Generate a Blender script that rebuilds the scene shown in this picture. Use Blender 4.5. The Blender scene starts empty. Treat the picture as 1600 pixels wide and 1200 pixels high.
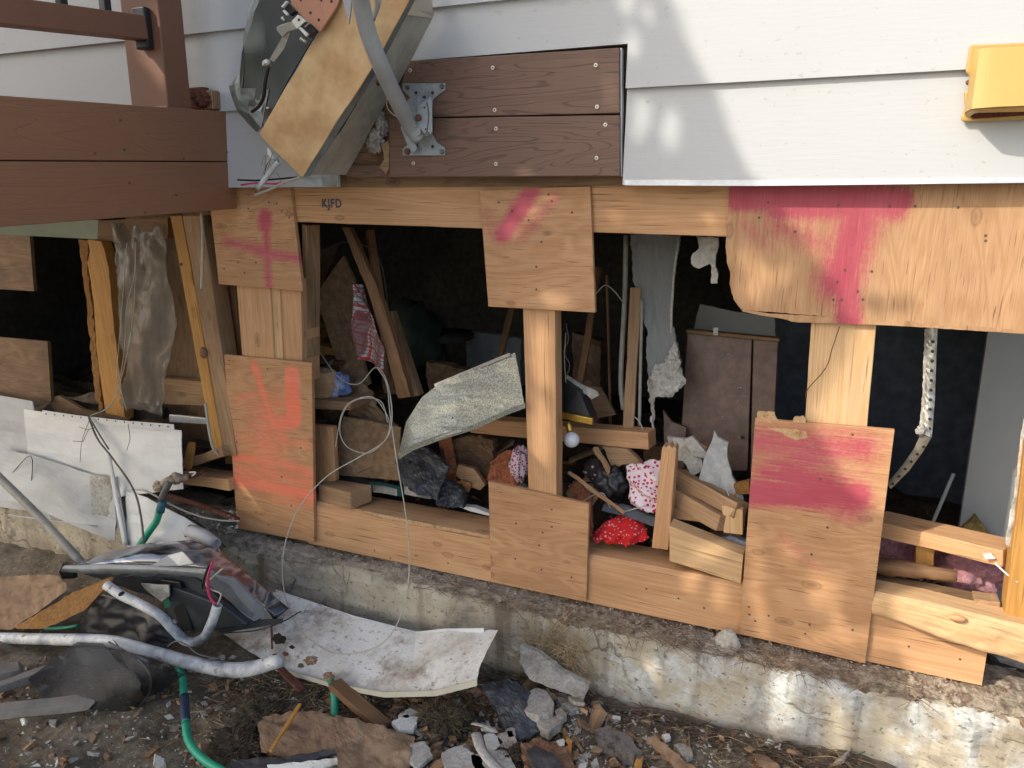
import bpy, bmesh, math, random
from mathutils import Vector, noise
R = math.radians
rnd = random.Random(7)
sc = bpy.context.scene
col = sc.collection

# ---------------------------------------------------------------- camera
F, PIT, YAW, DIST = 1202.0, R(13.6), R(23.3), 1.7
cam_data = bpy.data.cameras.new('camera')
cam_data.sensor_width = 36.0
cam_data.lens = 36.0 * F / 1600.0
cam_data.clip_start = 0.02
cam_data.clip_end = 500.0
cam = bpy.data.objects.new('camera', cam_data)
col.objects.link(cam)
cam.location = (0, -DIST, 0)
cam.rotation_euler = (R(90) - PIT, 0, YAW)
sc.camera = cam

# ---------------------------------------------------------------- sky, sun, exposure
SUN = Vector((-0.85, -1.0, 0.92)).normalized()
world = bpy.data.worlds.new('World')
sc.world = world
world.use_nodes = True
wn = world.node_tree
sky = wn.nodes.new('ShaderNodeTexSky')
sky.sky_type = 'NISHITA'
sky.sun_disc = False
sky.sun_elevation = math.asin(SUN.z)
sky.sun_rotation = math.atan2(SUN.x, SUN.y) % (2 * math.pi)
sky.dust_density = 3.0
sky.ozone_density = 0.6
bg = wn.nodes['Background']
bg.inputs['Strength'].default_value = 0.15
wn.links.new(sky.outputs[0], bg.inputs['Color'])
sun_data = bpy.data.lights.new('sun', 'SUN')
sun_data.energy = 2.0
sun_data.angle = R(0.5)
sun_data.color = (1.0, 0.93, 0.82)
sun = bpy.data.objects.new('sun', sun_data)
col.objects.link(sun)
sun.rotation_euler = (-SUN).to_track_quat('-Z', 'Y').to_euler()
sc.view_settings.view_transform = 'Standard'
sc.view_settings.look = 'None'
sc.view_settings.exposure = 1.05
sc.view_settings.gamma = 1.0
sc.view_settings.use_curve_mapping = False
sc.cycles.max_bounces = 8

# ---------------------------------------------------------------- measuring helpers (photo survey -> metres)
cy, sy, cp, sp = math.cos(YAW), math.sin(YAW), math.cos(PIT), math.sin(PIT)
def ray(px, py):
    u, v = (px - 800) / F, (600 - py) / F
    f, up = cp + v * sp, -sp + v * cp
    return Vector((-f * sy + u * cy, f * cy + u * sy, up))
def W(px, py, y=0.0):
    r = ray(px, py); return r * ((y + DIST) / r.y) + Vector((0, -DIST, 0))
def Z(px, py, z):
    r = ray(px, py); return r * (z / r.z) + Vector((0, -DIST, 0))
def X(px, py, x):
    r = ray(px, py); return r * (x / r.x) + Vector((0, -DIST, 0))
def proj(p):
    d = Vector(p) - Vector((0, -DIST, 0))
    f = -d.x * sy + d.y * cy; u = d.x * cy + d.y * sy
    z = f * cp - d.z * sp; v = f * sp + d.z * cp
    return 800 + F * u / z, 600 - F * v / z
def nz(x, y=0.0, z=0.0): return noise.noise(Vector((x, y, z)))
def fbm(x, y, z=0.0, o=4): return noise.fractal(Vector((x, y, z)), 1.0, 2.0, o)
GZ = -1.235
def gh(x, y):
    d = min(1.0, math.hypot(x + .5, y + .3) / 4)
    return GZ + (0.028 * fbm(x * 2.3, y * 2.3, 3) + 0.014 * fbm(x * 9, y * 9, 5) + .006 * fbm(x * 30, y * 30, 7)) + .03 * math.exp(-((y + .08) / .12) ** 2)

# ---------------------------------------------------------------- objects
ROOTS = []
def thing(name, label, cat, group=None):
    o = bpy.data.objects.new(name, None); col.objects.link(o)
    o.empty_display_size = 0.05
    o['label'] = label; o['category'] = cat
    if group: o['group'] = group
    ROOTS.append(o)
    return o
def tag(o, label, cat, group=None):
    o['label'] = label; o['category'] = cat
    if group: o['group'] = group
    return o
def struct(o): o['kind'] = 'structure'; return o
def stuff(o, label=None, cat=None):
    o['kind'] = 'stuff'
    if label: o['label'] = label
    if cat: o['category'] = cat
    return o
def mk(name, V, Fc, mat, parent=None, grain=(1, 0, 0), attr=None, smooth=False, bevel=0.0, tri=False, uvs=None):
    me = bpy.data.meshes.new(name)
    me.from_pydata([tuple(v) for v in V], [], Fc)
    if attr is not None:
        a = me.attributes.new('paint', 'FLOAT', 'POINT')
        vals = list(attr) + [0.0] * (len(V) - len(attr))
        a.data.foreach_set('value', vals)
    bm = bmesh.new(); bm.from_mesh(me)
    if tri: bmesh.ops.triangulate(bm, faces=[f for f in bm.faces if len(f.verts) > 4])
    bmesh.ops.recalc_face_normals(bm, faces=bm.faces)
    if bevel > 0:
        es = [e for e in bm.edges if len(e.link_faces) == 2 and e.calc_face_angle(0) > .6]
        bmesh.ops.bevel(bm, geom=es, offset=bevel, segments=2, affect='EDGES', profile=.5, clamp_overlap=True)
    g = Vector(grain).normalized()
    a = Vector((0, 1, 0)) if abs(g.y) < .9 else Vector((0, 0, 1))
    a = (a - g * a.dot(g)).normalized(); b = g.cross(a)
    ou, ov = rnd.uniform(0, 40), rnd.uniform(0, 40)
    uv = bm.loops.layers.uv.new('UVMap')
    for f in bm.faces:
        f.smooth = smooth
        for l in f.loops:
            p = l.vert.co
            l[uv].uv = (p.dot(g) + ou, p.dot(a) * .97 + p.dot(b) + ov)
    bm.to_mesh(me); bm.free()
    me.materials.append(mat)
    o = bpy.data.objects.new(name, me); col.objects.link(o)
    if parent: o.parent = parent
    else: ROOTS.append(o)
    return o
def resample(P, n):
    P = [Vector(p) for p in P]
    L = [0]
    for a, b in zip(P, P[1:]): L.append(L[-1] + max((b - a).length, 1e-6))
    out = []; k = 0
    for i in range(n):
        s = L[-1] * i / (n - 1)
        while k < len(P) - 2 and s > L[k + 1]: k += 1
        t = (s - L[k]) / (L[k + 1] - L[k])
        out.append(P[k].lerp(P[k + 1], t))
    return out
def grid_solid(name, pts, n, m, thick, mat, parent=None, back=(0, 1, 0), **kw):
    """pts n*m front points -> closed sheet of real thickness"""
    bk = Vector(back) * thick
    V = list(pts) + [p + bk for p in pts]
    N = n * m; Fc = []
    for i in range(n - 1):
        for j in range(m - 1):
            q = (i * m + j, i * m + j + 1, (i + 1) * m + j + 1, (i + 1) * m + j)
            Fc.append(q); Fc.append(tuple(N + k for k in reversed(q)))
    for i in range(n - 1):
        for j in (0, m - 1):
            a, b = i * m + j, (i + 1) * m + j
            Fc.append((a, b, b + N, a + N))
    for j in range(m - 1):
        for i in (0, n - 1):
            a, b = i * m + j, i * m + j + 1
            Fc.append((a, b, b + N, a + N))
    if kw.get('attr') is not None: kw['attr'] = list(kw['attr']) * 2
    return mk(name, V, Fc, mat, parent, **kw)
def patch(name, A, B, n, m, thick, mat, parent=None, mode='y', bump=None, paint=None, rag=0.0, rough_px=0.0, back=None, **kw):
    """sheet between two surveyed edges A and B (px, py, depth)"""
    A = resample(A, n); B = resample(B, n)
    fn = W if mode == 'y' else Z
    if back is None: back = (0, 1, 0) if mode == 'y' else (0, 0, -1)
    fwd = -Vector(back)
    pts = []; at = []
    sd = rnd.uniform(0, 99)
    for i in range(n):
        for j in range(m):
            v = j / (m - 1)
            q = A[i].lerp(B[i], v)
            px, py, d = q
            if rag and (i in (0, n - 1) or j in (0, m - 1)):
                px += rag * (fbm(px * .13, py * .13, sd)); py += rag * (fbm(px * .13, py * .13, sd + 9))
            p = fn(px, py, d)
            if bump: p = p + fwd * bump(i / (n - 1), v, px, py)
            pts.append(p)
            if paint: at.append(paint(px, py))
    if paint: kw['attr'] = at
    return grid_solid(name, pts, n, m, thick, mat, parent, back, **kw)
def slab(name, poly, thick, mat, parent=None, mode='y', jag=0.0, back=None, step=9, **kw):
    """solid from a surveyed outline; jag roughens the outline like a break"""
    fn = W if mode == 'y' else Z
    if back is None: back = (0, 1, 0) if mode == 'y' else (0, 0, -1)
    P = [Vector(p) for p in poly]
    if jag:
        Q = []; sd = rnd.uniform(0, 99)
        for i, a in enumerate(P):
            b = P[(i + 1) % len(P)]; L = (Vector(b[:2]) - Vector(a[:2])).length
            k = max(1, int(L / step))
            for t in range(k):
                q = a.lerp(b, t / k)
                if t: q = q + Vector((rnd.uniform(-jag, jag), rnd.uniform(-jag, jag), 0))
                Q.append(q)
        P = Q
    fr = [fn(*p) for p in P]; n = len(fr)
    bk = Vector(back) * thick
    V = fr + [p + bk for p in fr]
    Fc = [tuple(range(n)), tuple(range(2 * n - 1, n - 1, -1))]
    Fc += [(i, (i + 1) % n, n + (i + 1) % n, n + i) for i in range(n)]
    return mk(name, V, Fc, mat, parent, tri=True, **kw)
def plank(name, TL, TR, BR, BL, y, thick, mat, parent=None, grain=None, bevel=.0018, warp=.0015):
    """lumber seen face-on: four surveyed corners at one depth (or four depths)"""
    ys = y if isinstance(y, (tuple, list)) else (y,) * 4
    c = [W(*p, d) for p, d in zip((TL, TR, BR, BL), ys)]
    wv = (c[1] - c[0]).length; hv = (c[3] - c[0]).length
    if grain is None: grain = (c[1] - c[0]) if wv > hv else (c[3] - c[0])
    n = max(2, min(30, int(wv / .03))); m = max(2, min(30, int(hv / .03)))
    sd = rnd.uniform(0, 99); pts = []
    for i in range(n):
        for j in range(m):
            u, v = i / (n - 1), j / (m - 1)
            p = c[0].lerp(c[1], u).lerp(c[3].lerp(c[2], u), v)
            edge = 1.0 if (i in (0, n - 1) or j in (0, m - 1)) else .35
            p = p + Vector((nz(p.x * 13, p.z * 13, sd), .7 * nz(p.x * 9, p.z * 9, sd + 4), nz(p.x * 13, p.z * 13, sd + 7))) * warp * edge
            pts.append(p)
    return grid_solid(name, pts, n, m, thick, mat, parent, grain=grain, bevel=bevel)
def bar(name, p0, p1, w, h, mat, parent=None, up=(0, 0, 1), bevel=.0018, segs=6, warp=.0015, broken=0.0):
    """a length of lumber between two points in space"""
    p0, p1 = Vector(p0), Vector(p1); d = (p1 - p0); L = d.length; d.normalize()
    s = d.cross(Vector(up)).normalized(); t = s.cross(d).normalized()
    sd = rnd.uniform(0, 99); V = []
    for i in range(segs + 1):
        f = i / segs
        for a, b in ((-1, -1), (1, -1), (1, 1), (-1, 1)):
            p = p0 + d * L * f + s * a * w / 2 + t * b * h / 2
            p += s * warp * nz(f * 3, a, sd) * 2 + t * warp * nz(f * 3, b, sd + 3) * 2
            if broken and i == segs: p += d * rnd.uniform(-broken, broken)
            if broken and i == 0: p -= d * rnd.uniform(-broken, broken) * .3
            V.append(p)
    Fc = [(0, 1, 2, 3), tuple(4 * segs + k for k in (3, 2, 1, 0))]
    for i in range(segs):
        for k in range(4):
            a, b = 4 * i + k, 4 * i + (k + 1) % 4
            Fc.append((a, b, b + 4, a + 4))
    return mk(name, V, Fc, mat, parent, grain=d, bevel=bevel)
def catmull(P, k=6):
    P = [Vector(p) for p in P]
    if len(P) < 3: return resample(P, k + 1)
    Q = [P[0] * 2 - P[1]] + P + [P[-1] * 2 - P[-2]]
    out = []
    for i in range(1, len(Q) - 2):
        a, b, c, d = Q[i - 1:i + 3]
        for j in range(k):
            t = j / k
            out.append(.5 * ((2 * b) + (c - a) * t + (2 * a - 5 * b + 4 * c - d) * t * t + (3 * b - a - 3 * c + d) * t ** 3))
    out.append(P[-1]); return out
def tube(name, P, r, mat, parent=None, res=10, k=6, flat=1.0, hollow=False, wob=0.0):
    """pipe, hose or wire along points in space; r may be a list"""
    C = catmull(P, k); n = len(C)
    if isinstance(r, (list, tuple)):
        rr = [r[min(len(r) - 1, int(i / (n - 1) * (len(r) - 1)))] * (1 - (i / (n - 1) * (len(r) - 1)) % 1) + r[min(len(r) - 1, int(i / (n - 1) * (len(r) - 1)) + 1)] * ((i / (n - 1) * (len(r) - 1)) % 1) for i in range(n)]
    else: rr = [r] * n
    V = []; up = None
    for i in range(n):
        d = (C[min(i + 1, n - 1)] - C[max(i - 1, 0)]).normalized()
        if up is None: up = Vector((0, 0, 1)) if abs(d.z) < .8 else Vector((0, 1, 0))
        s = d.cross(up).normalized(); up = s.cross(d).normalized()
        for j in range(res):
            a = 2 * math.pi * j / res
            q = rr[i] * (1 + (wob * nz(i * .7, math.cos(a) * 2, math.sin(a) * 2) if wob else 0))
            V.append(C[i] + s * math.cos(a) * q + up * math.sin(a) * q * flat)
    Fc = [(i * res + j, i * res + (j + 1) % res, (i + 1) * res + (j + 1) % res, (i + 1) * res + j) for i in range(n - 1) for j in range(res)]
    if hollow:
        off = len(V); inner = .78
        for i, b in ((0, 1), (n - 1, -1)):
            cc = C[i]
            base = len(V)
            for j in range(res): V.append(cc + (V[i * res + j] - cc) * inner)
            deep = len(V); dd = (C[i + b] - C[i]).normalized() * rr[i] * 2.5
            for j in range(res): V.append(cc + (V[i * res + j] - cc) * inner + dd)
            for j in range(res):
                j2 = (j + 1) % res
                Fc.append((i * res + j, i * res + j2, base + j2, base + j))
                Fc.append((base + j, base + j2, deep + j2, deep + j))
            Fc.append(tuple(deep + j for j in range(res)))
    else:
        Fc.append(tuple(range(res))); Fc.append(tuple((n - 1) * res + j for j in range(res)))
    g = (C[-1] - C[0]); g = g if g.length > 1e-4 else Vector((1, 0, 0))
    return mk(name, V, Fc, mat, parent, grain=g, smooth=True)
def lump(name, c, size, mat, parent=None, seed=0, sub=3, amp=.3, fr=2.0, smooth=True):
    bm = bmesh.new(); bmesh.ops.create_icosphere(bm, subdivisions=sub, radius=1)
    for v in bm.verts:
        n = 1 + amp * fbm(v.co.x * fr, v.co.y * fr, v.co.z * fr + seed * 7.3)
        v.co = Vector((v.co.x * size[0], v.co.y * size[1], v.co.z * size[2])) * n + Vector(c)
    V = [v.co.copy() for v in bm.verts]; Fc = [tuple(v.index for v in f.verts) for f in bm.faces]; bm.free()
    return mk(name, V, Fc, mat, parent, smooth=smooth)
def chunk(name, c, size, mat, parent=None, k=14, bevel=0.0):
    bm = bmesh.new()
    for _ in range(k):
        v = Vector((rnd.gauss(0, 1), rnd.gauss(0, 1), rnd.gauss(0, 1))).normalized()
        bm.verts.new(Vector((v.x * size[0], v.y * size[1], v.z * size[2])) + Vector(c))
    r = bmesh.ops.convex_hull(bm, input=bm.verts)
    bmesh.ops.delete(bm, geom=[g for g in r['geom_interior'] if isinstance(g, bmesh.types.BMVert)], context='VERTS')
    bm.verts.index_update()
    V = [v.co.copy() for v in bm.verts]; Fc = [tuple(v.index for v in f.verts) for f in bm.faces]; bm.free()
    return mk(name, V, Fc, mat, parent, bevel=bevel)
INST = []
def disc_mesh(name, r, h, mat, res=8, dimple=None):
    V = []; Fc = []
    for q, y in ((r, 0), (r, -h * .6), (r * .8, -h)):
        for j in range(res): V.append((q * math.cos(2 * math.pi * j / res), y, q * math.sin(2 * math.pi * j / res)))
    for a in range(2):
        for j in range(res): Fc.append((a * res + j, a * res + (j + 1) % res, (a + 1) * res + (j + 1) % res, (a + 1) * res + j))
    me = bpy.data.meshes.new(name)
    if dimple:
        b = len(V)
        for j in range(res): V.append((r * .38 * math.cos(2 * math.pi * j / res), -h, r * .38 * math.sin(2 * math.pi * j / res)))
        for j in range(res): Fc.append((2 * res + j, 2 * res + (j + 1) % res, b + (j + 1) % res, b + j))
        Fc.append(tuple(range(b, b + res)))
    else: Fc.append(tuple(range(2 * res, 3 * res)))
    me.from_pydata(V, [], Fc); me.materials.append(mat)
    if dimple:
        me.materials.append(dimple); me.polygons[-1].material_index = 1
    return me
def stamp(me, name, loc, parent, s=1.0):
    o = bpy.data.objects.new(name, me); col.objects.link(o)
    o.parent = parent; o.location = loc; o.scale = (s, s, s); o.rotation_euler = (0, rnd.uniform(0, 6), 0)
    INST.append(o); return o
def strands(name, gen, n, mat, parent=None, w=.0012):
    """many loose fibres as real slender blades in one mesh"""
    V = []; Fc = []
    for _ in range(n):
        p, d, L, cur = gen()
        s = d.cross(Vector((rnd.uniform(-1, 1), rnd.uniform(-1, 1), rnd.uniform(-1, 1)))).normalized() * w
        b = len(V); k = 4
        for i in range(k):
            f = i / (k - 1)
            q = p + d * L * f + cur * f * f * L
            ww = s * (1 - .7 * f)
            V += [q - ww, q + ww]
        for i in range(k - 1): Fc.append((b + 2 * i, b + 2 * i + 1, b + 2 * i + 3, b + 2 * i + 2))
    return mk(name, V, Fc, mat, parent)
def cap(px, py, x0, y0, x1, y1, r, soft=10):
    dx, dy = x1 - x0, y1 - y0
    t = max(0, min(1, ((px - x0) * dx + (py - y0) * dy) / (dx * dx + dy * dy + 1e-9)))
    d = math.hypot(px - x0 - t * dx, py - y0 - t * dy)
    return max(0.0, min(1.0, (r + soft - d) / (2 * soft)))

# ---------------------------------------------------------------- materials
def newmat(name):
    m = bpy.data.materials.new(name); m.use_nodes = True
    nt = m.node_tree; b = nt.nodes['Principled BSDF']
    return m, nt, b
def N(nt, t, **kw):
    n = nt.nodes.new(t)
    for k, v in kw.items():
        if k in n.inputs: n.inputs[k].default_value = v
        else: setattr(n, k, v)
    return n
def ramp(nt, src, stops):
    r = nt.nodes.new('ShaderNodeValToRGB'); e = r.color_ramp.elements
    while len(e) < len(stops): e.new(.5)
    for k, (p, c) in zip(e, stops):
        k.position = p; k.color = (*c, 1) if len(c) == 3 else c
    nt.links.new(src, r.inputs[0]); return r.outputs[0]
def mixc(nt, f, a, b, mode='MIX'):
    m = nt.nodes.new('ShaderNodeMix'); m.data_type = 'RGBA'; m.blend_type = mode
    for s, i in ((f, 0), (a, 6), (b, 7)):
        if hasattr(s, 'links') or isinstance(s, bpy.types.NodeSocket): nt.links.new(s, m.inputs[i])
        elif isinstance(s, (int, float)): m.inputs[i].default_value = s
        else: m.inputs[i].default_value = (*s, 1)
    return m.outputs[2]
def mth(nt, op, a, b=0.0, c=None, clamp=False):
    m = nt.nodes.new('ShaderNodeMath'); m.operation = op; m.use_clamp = clamp
    for i, s in enumerate((a, b, c)):
        if s is None: continue
        if isinstance(s, bpy.types.NodeSocket): nt.links.new(s, m.inputs[i])
        else: m.inputs[i].default_value = s
    return m.outputs[0]
def mapped(nt, out, scale):
    mp = nt.nodes.new('ShaderNodeMapping'); mp.inputs['Scale'].default_value = scale
    nt.links.new(out, mp.inputs[0]); return mp.outputs[0]
def tex(nt, vec, scale, detail=4, rough=.55, dist=0.0):
    t = N(nt, 'ShaderNodeTexNoise', Scale=scale, Detail=detail, Roughness=rough, Distortion=dist)
    nt.links.new(vec, t.inputs['Vector']); return t.outputs['Fac']
def bump(nt, b, h, strength=.3, dist=.002):
    n = N(nt, 'ShaderNodeBump', Strength=strength, Distance=dist)
    nt.links.new(h, n.inputs['Height']); nt.links.new(n.outputs[0], b.inputs['Normal'])
def uvout(nt): return nt.nodes.new('ShaderNodeTexCoord').outputs['UV']
def pos(nt): return nt.nodes.new('ShaderNodeNewGeometry').outputs['Position']

def wood(name, base, light, dark, kind='lumber', paint=None, rough=.75, dirt=.25, knots=.6, bs=.35, paint2=None):
    m, nt, b = newmat(name); uv = uvout(nt)
    if kind == 'ply':
        v1 = mapped(nt, uv, (2.2, 11, 1)); n1 = tex(nt, v1, 1.0, 2, .5, .6)
        ring = mth(nt, 'SINE', mth(nt, 'MULTIPLY', n1, 70.0))
        fine = tex(nt, mapped(nt, uv, (9, 420, 1)), 1.0, 5, .65)
        checks = tex(nt, mapped(nt, uv, (14, 260, 1)), 1.0, 3, .5, .3)
    else:
        v1 = mapped(nt, uv, (.7, 14, 1)); n1 = tex(nt, v1, 1.0, 2, .5, .5)
        ring = mth(nt, 'SINE', mth(nt, 'MULTIPLY', n1, 95.0))
        fine = tex(nt, mapped(nt, uv, (7, 600, 1)), 1.0, 4, .6)
        checks = tex(nt, mapped(nt, uv, (5, 180, 1)), 1.0, 3, .5, .3)
    blot = tex(nt, mapped(nt, uv, (3, 7, 1)), 1.2, 4, .6)
    c = mixc(nt, mth(nt, 'MULTIPLY_ADD', ring, .30, .45), base, light)
    c = mixc(nt, ramp(nt, fine, [(.35, (0, 0, 0)), (.75, (1, 1, 1))]), c, dark, 'MIX')
    c = mixc(nt, .5, c, mixc(nt, mth(nt, 'MULTIPLY_ADD', ring, .4, .4), mixc(nt, .25, base, dark), light))
    c = mixc(nt, mth(nt, 'MULTIPLY', ramp(nt, checks, [(.62, (0, 0, 0)), (.70, (1, 1, 1))]), .75), c, tuple(x * .45 for x in dark))
    if knots:
        vo = N(nt, 'ShaderNodeTexVoronoi', Scale=1.0); nt.links.new(mapped(nt, uv, (6, 13, 1)), vo.inputs['Vector'])
        k = ramp(nt, vo.outputs['Distance'], [(.05, (1, 1, 1)), (.1, (.35, .35, .35)), (.115, (.9, .9, .9)), (.15, (0, 0, 0))])
        c = mixc(nt, mth(nt, 'MULTIPLY', k, knots), c, tuple(x * .5 for x in dark))
    c = mixc(nt, mth(nt, 'MULTIPLY', ramp(nt, blot, [(.42, (0, 0, 0)), (.72, (1, 1, 1))]), dirt * 1.25), c, tuple(x * .5 for x in dark))
    if paint:
        at = nt.nodes.new('ShaderNodeAttribute'); at.attribute_name = 'paint'
        w = mth(nt, 'MULTIPLY', at.outputs['Fac'], 1.25)
        w = mth(nt, 'ADD', w, mth(nt, 'MULTIPLY', mth(nt, 'SUBTRACT', tex(nt, mapped(nt, uv, (9, 190, 1)), 1.0, 4, .6), .5), 1.3))
        w = mth(nt, 'ADD', w, mth(nt, 'MULTIPLY', mth(nt, 'SUBTRACT', tex(nt, mapped(nt, uv, (110, 150, 1)), 1.0, 4, .7), .5), 1.2))
        w = mth(nt, 'MULTIPLY', mth(nt, 'SUBTRACT', w, .12), 1.15, clamp=True)
        w = mth(nt, 'MULTIPLY', w, mth(nt, 'MULTIPLY', at.outputs['Fac'], 4.0, clamp=True))
        w = mth(nt, 'MULTIPLY', w, .88)
        pc = mixc(nt, ramp(nt, blot, [(.4, (0, 0, 0)), (.62, (1, 1, 1))]), paint, paint2 or paint)
        pc = mixc(nt, mth(nt, 'MULTIPLY', ramp(nt, fine, [(.4, (0, 0, 0)), (.7, (1, 1, 1))]), .45), pc, tuple(x * .45 for x in paint))
        c = mixc(nt, w, c, pc)
    nt.links.new(c, b.inputs['Base Color'])
    b.inputs['Roughness'].default_value = rough
    h = mth(nt, 'ADD', mth(nt, 'MULTIPLY', fine, .6), mth(nt, 'MULTIPLY', checks, -1.0))
    bump(nt, b, h, bs, .0012)
    return m
def rough_mat(name, cols, scale=12, bs=.4, rough=.9, speck=None, metal=0.0, bdist=.004, speck_t=.64, speck_s=14):
    m, nt, b = newmat(name); p = pos(nt)
    n = tex(nt, p, scale, 6, .6)
    k = len(cols); c = ramp(nt, n, [(.32 + .36 * i / max(1, k - 1), cc) for i, cc in enumerate(cols)])
    f = tex(nt, p, scale * 9, 4, .6)
    c = mixc(nt, .35, c, ramp(nt, f, [(.35, (.0, .0, .0)), (.7, (1, 1, 1))]), 'SOFT_LIGHT')
    if speck:
        s = tex(nt, p, scale * speck_s, 2, .5)
        c = mixc(nt, ramp(nt, s, [(speck_t, (0, 0, 0)), (speck_t + .05, (1, 1, 1))]), c, speck)
    nt.links.new(c, b.inputs['Base Color'])
    b.inputs['Roughness'].default_value = rough; b.inputs['Metallic'].default_value = metal
    bump(nt, b, mth(nt, 'ADD', n, mth(nt, 'MULTIPLY', f, .4)), bs, bdist)
    return m
def plain(name, c, rough=.5, metal=0.0, var=.25, scale=25, bs=.08):
    m, nt, b = newmat(name); p = pos(nt)
    n = tex(nt, p, scale, 6, .65)
    cc = mixc(nt, mth(nt, 'MULTIPLY', ramp(nt, n, [(.42, (0, 0, 0)), (.72, (1, 1, 1))]), var * 1.6, clamp=True), c, tuple(x * .4 + .01 for x in c))
    nt.links.new(cc, b.inputs['Base Color'])
    r = mth(nt, 'MULTIPLY_ADD', n, .25, rough - .1, clamp=True); nt.links.new(r, b.inputs['Roughness'])
    b.inputs['Metallic'].default_value = metal
    bump(nt, b, n, bs, .002)
    return m

M = {}
FIR = ((.57, .315, .15), (.64, .385, .20), (.36, .175, .07))
PINK, PINK2 = (.42, .035, .085), (.50, .08, .125)
CORAL_LIT, CORAL2_LIT = (.92, .19, .10), (.88, .25, .16)  # coral paint, colour brightened to stand in for a patch of sun
M['fir'] = wood('fir lumber', *FIR)
M['fir_pale'] = wood('pale pine lumber', (.60, .39, .19), (.68, .47, .26), (.42, .22, .09))
M['fir_old'] = wood('weathered lumber', (.36, .22, .115), (.44, .29, .16), (.2, .10, .045), dirt=.5)
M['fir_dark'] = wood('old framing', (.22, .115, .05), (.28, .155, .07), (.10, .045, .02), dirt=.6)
M['yellow_stud'] = wood('yellow stud', (.46, .23, .05), (.54, .29, .075), (.30, .13, .03), dirt=.35)
M['ply'] = wood('fir plywood', (.50, .27, .125), (.57, .335, .175), (.32, .15, .06), 'ply')
M['ply_pink'] = wood('plywood with pink spray paint', (.50, .27, .125), (.57, .335, .175), (.32, .15, .06), 'ply', PINK, paint2=PINK2)
M['ply_big'] = wood('weathered plywood with pink spray paint', (.44, .25, .12), (.50, .305, .16), (.29, .14, .06), 'ply', (.36, .03, .075), paint2=(.43, .07, .11), bs=.5)
M['ply_coral'] = wood('plywood with sun-brightened coral spray paint', (.50, .265, .12), (.58, .33, .17), (.34, .15, .06), 'ply', CORAL_LIT, paint2=CORAL2_LIT)
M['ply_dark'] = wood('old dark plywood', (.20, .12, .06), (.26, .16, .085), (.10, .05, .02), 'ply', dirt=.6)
M['osb_core'] = rough_mat('splintered wood core', [(.46, .27, .13), (.56, .36, .19), (.33, .18, .08)], 60, .8)
M['rot'] = rough_mat('rotten sill wood', [(.08, .06, .04), (.19, .15, .105), (.32, .27, .20), (.14, .085, .055), (.38, .33, .25)], 15, 1.0, speck=(.55, .50, .43), bdist=.01, speck_t=.7, speck_s=16)
def rotmix():
    m = M['rot']; nt = m.node_tree; b = nt.nodes['Principled BSDF']; old = b.inputs['Base Color'].links[0].from_socket
    p = pos(nt); sx = nt.nodes.new('ShaderNodeSeparateXYZ'); nt.links.new(p, sx.inputs[0])
    n = tex(nt, p, 5, 5, .6)
    w = mth(nt, 'ADD', mth(nt, 'MULTIPLY', mth(nt, 'ADD', sx.outputs[0], .62), -2.2), mth(nt, 'MULTIPLY_ADD', n, 2.4, -.9), clamp=True)
    g = ramp(nt, tex(nt, p, 40, 6, .7), [(.35, (.12, .10, .075)), (.5, (.27, .24, .19)), (.68, (.42, .38, .31))])
    nt.links.new(mixc(nt, mth(nt, 'MULTIPLY', w, .85), old, g), b.inputs['Base Color'])
rotmix()
M['rotfib'] = rough_mat('rotten wood fibre', [(.10, .065, .045), (.20, .135, .09), (.34, .27, .19)], 50, .4)

def composite(name, a, b_, dark, linew=.5):
    m, nt, b = newmat(name); uv = uvout(nt)
    n1 = tex(nt, mapped(nt, uv, (1.3, 16, 1)), 1.0, 2, .5, .7)
    ring = mth(nt, 'SINE', mth(nt, 'MULTIPLY', n1, 120.0))
    line = ramp(nt, ring, [(.0, (0, 0, 0)), (.82, (0, 0, 0)), (.97, (1, 1, 1))])
    fine = tex(nt, mapped(nt, uv, (12, 300, 1)), 1.0, 4, .6)
    c = mixc(nt, tex(nt, uv, 5, 3), a, b_)
    c = mixc(nt, mth(nt, 'MULTIPLY', line, linew), c, dark)
    c = mixc(nt, mth(nt, 'MULTIPLY', ramp(nt, fine, [(.5, (0, 0, 0)), (.8, (1, 1, 1))]), .3), c, dark)
    nt.links.new(c, b.inputs['Base Color']); b.inputs['Roughness'].default_value = .55
    bump(nt, b, mth(nt, 'ADD', mth(nt, 'MULTIPLY', line, -.7), mth(nt, 'MULTIPLY', fine, .5)), .5, .0012)
    return m
M['trex'] = composite('brown composite board', (.145, .078, .05), (.17, .095, .064), (.05, .026, .017))
M['trex_red'] = composite('reddish composite board', (.25, .118, .062), (.275, .135, .075), (.19, .085, .045), .12)
M['brown_post'] = plain('brown post sleeve', (.20, .09, .052), .45, 0, .12, 8, .05)
def siding_mat():
    m, nt, b = newmat('white painted siding'); p = pos(nt)
    fine = tex(nt, mapped(nt, p, (18, 18, 160)), 1.0, 5, .6)
    sm = tex(nt, p, 3.0, 5, .6); sp_ = tex(nt, mapped(nt, p, (60, 60, 85)), 1.0, 3, .6)
    c = mixc(nt, mth(nt, 'MULTIPLY', ramp(nt, sm, [(.4, (0, 0, 0)), (.8, (1, 1, 1))]), .16), (.435, .445, .44), (.32, .325, .305))
    c = mixc(nt, mth(nt, 'MULTIPLY', ramp(nt, sp_, [(.65, (0, 0, 0)), (.72, (1, 1, 1))]), .6), c, (.33, .31, .27))
    nt.links.new(c, b.inputs['Base Color']); b.inputs['Roughness'].default_value = .5
    bump(nt, b, mth(nt, 'ADD', fine, mth(nt, 'MULTIPLY', sm, .5)), .25, .0015)
    return m
M['siding'] = siding_mat()
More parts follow.
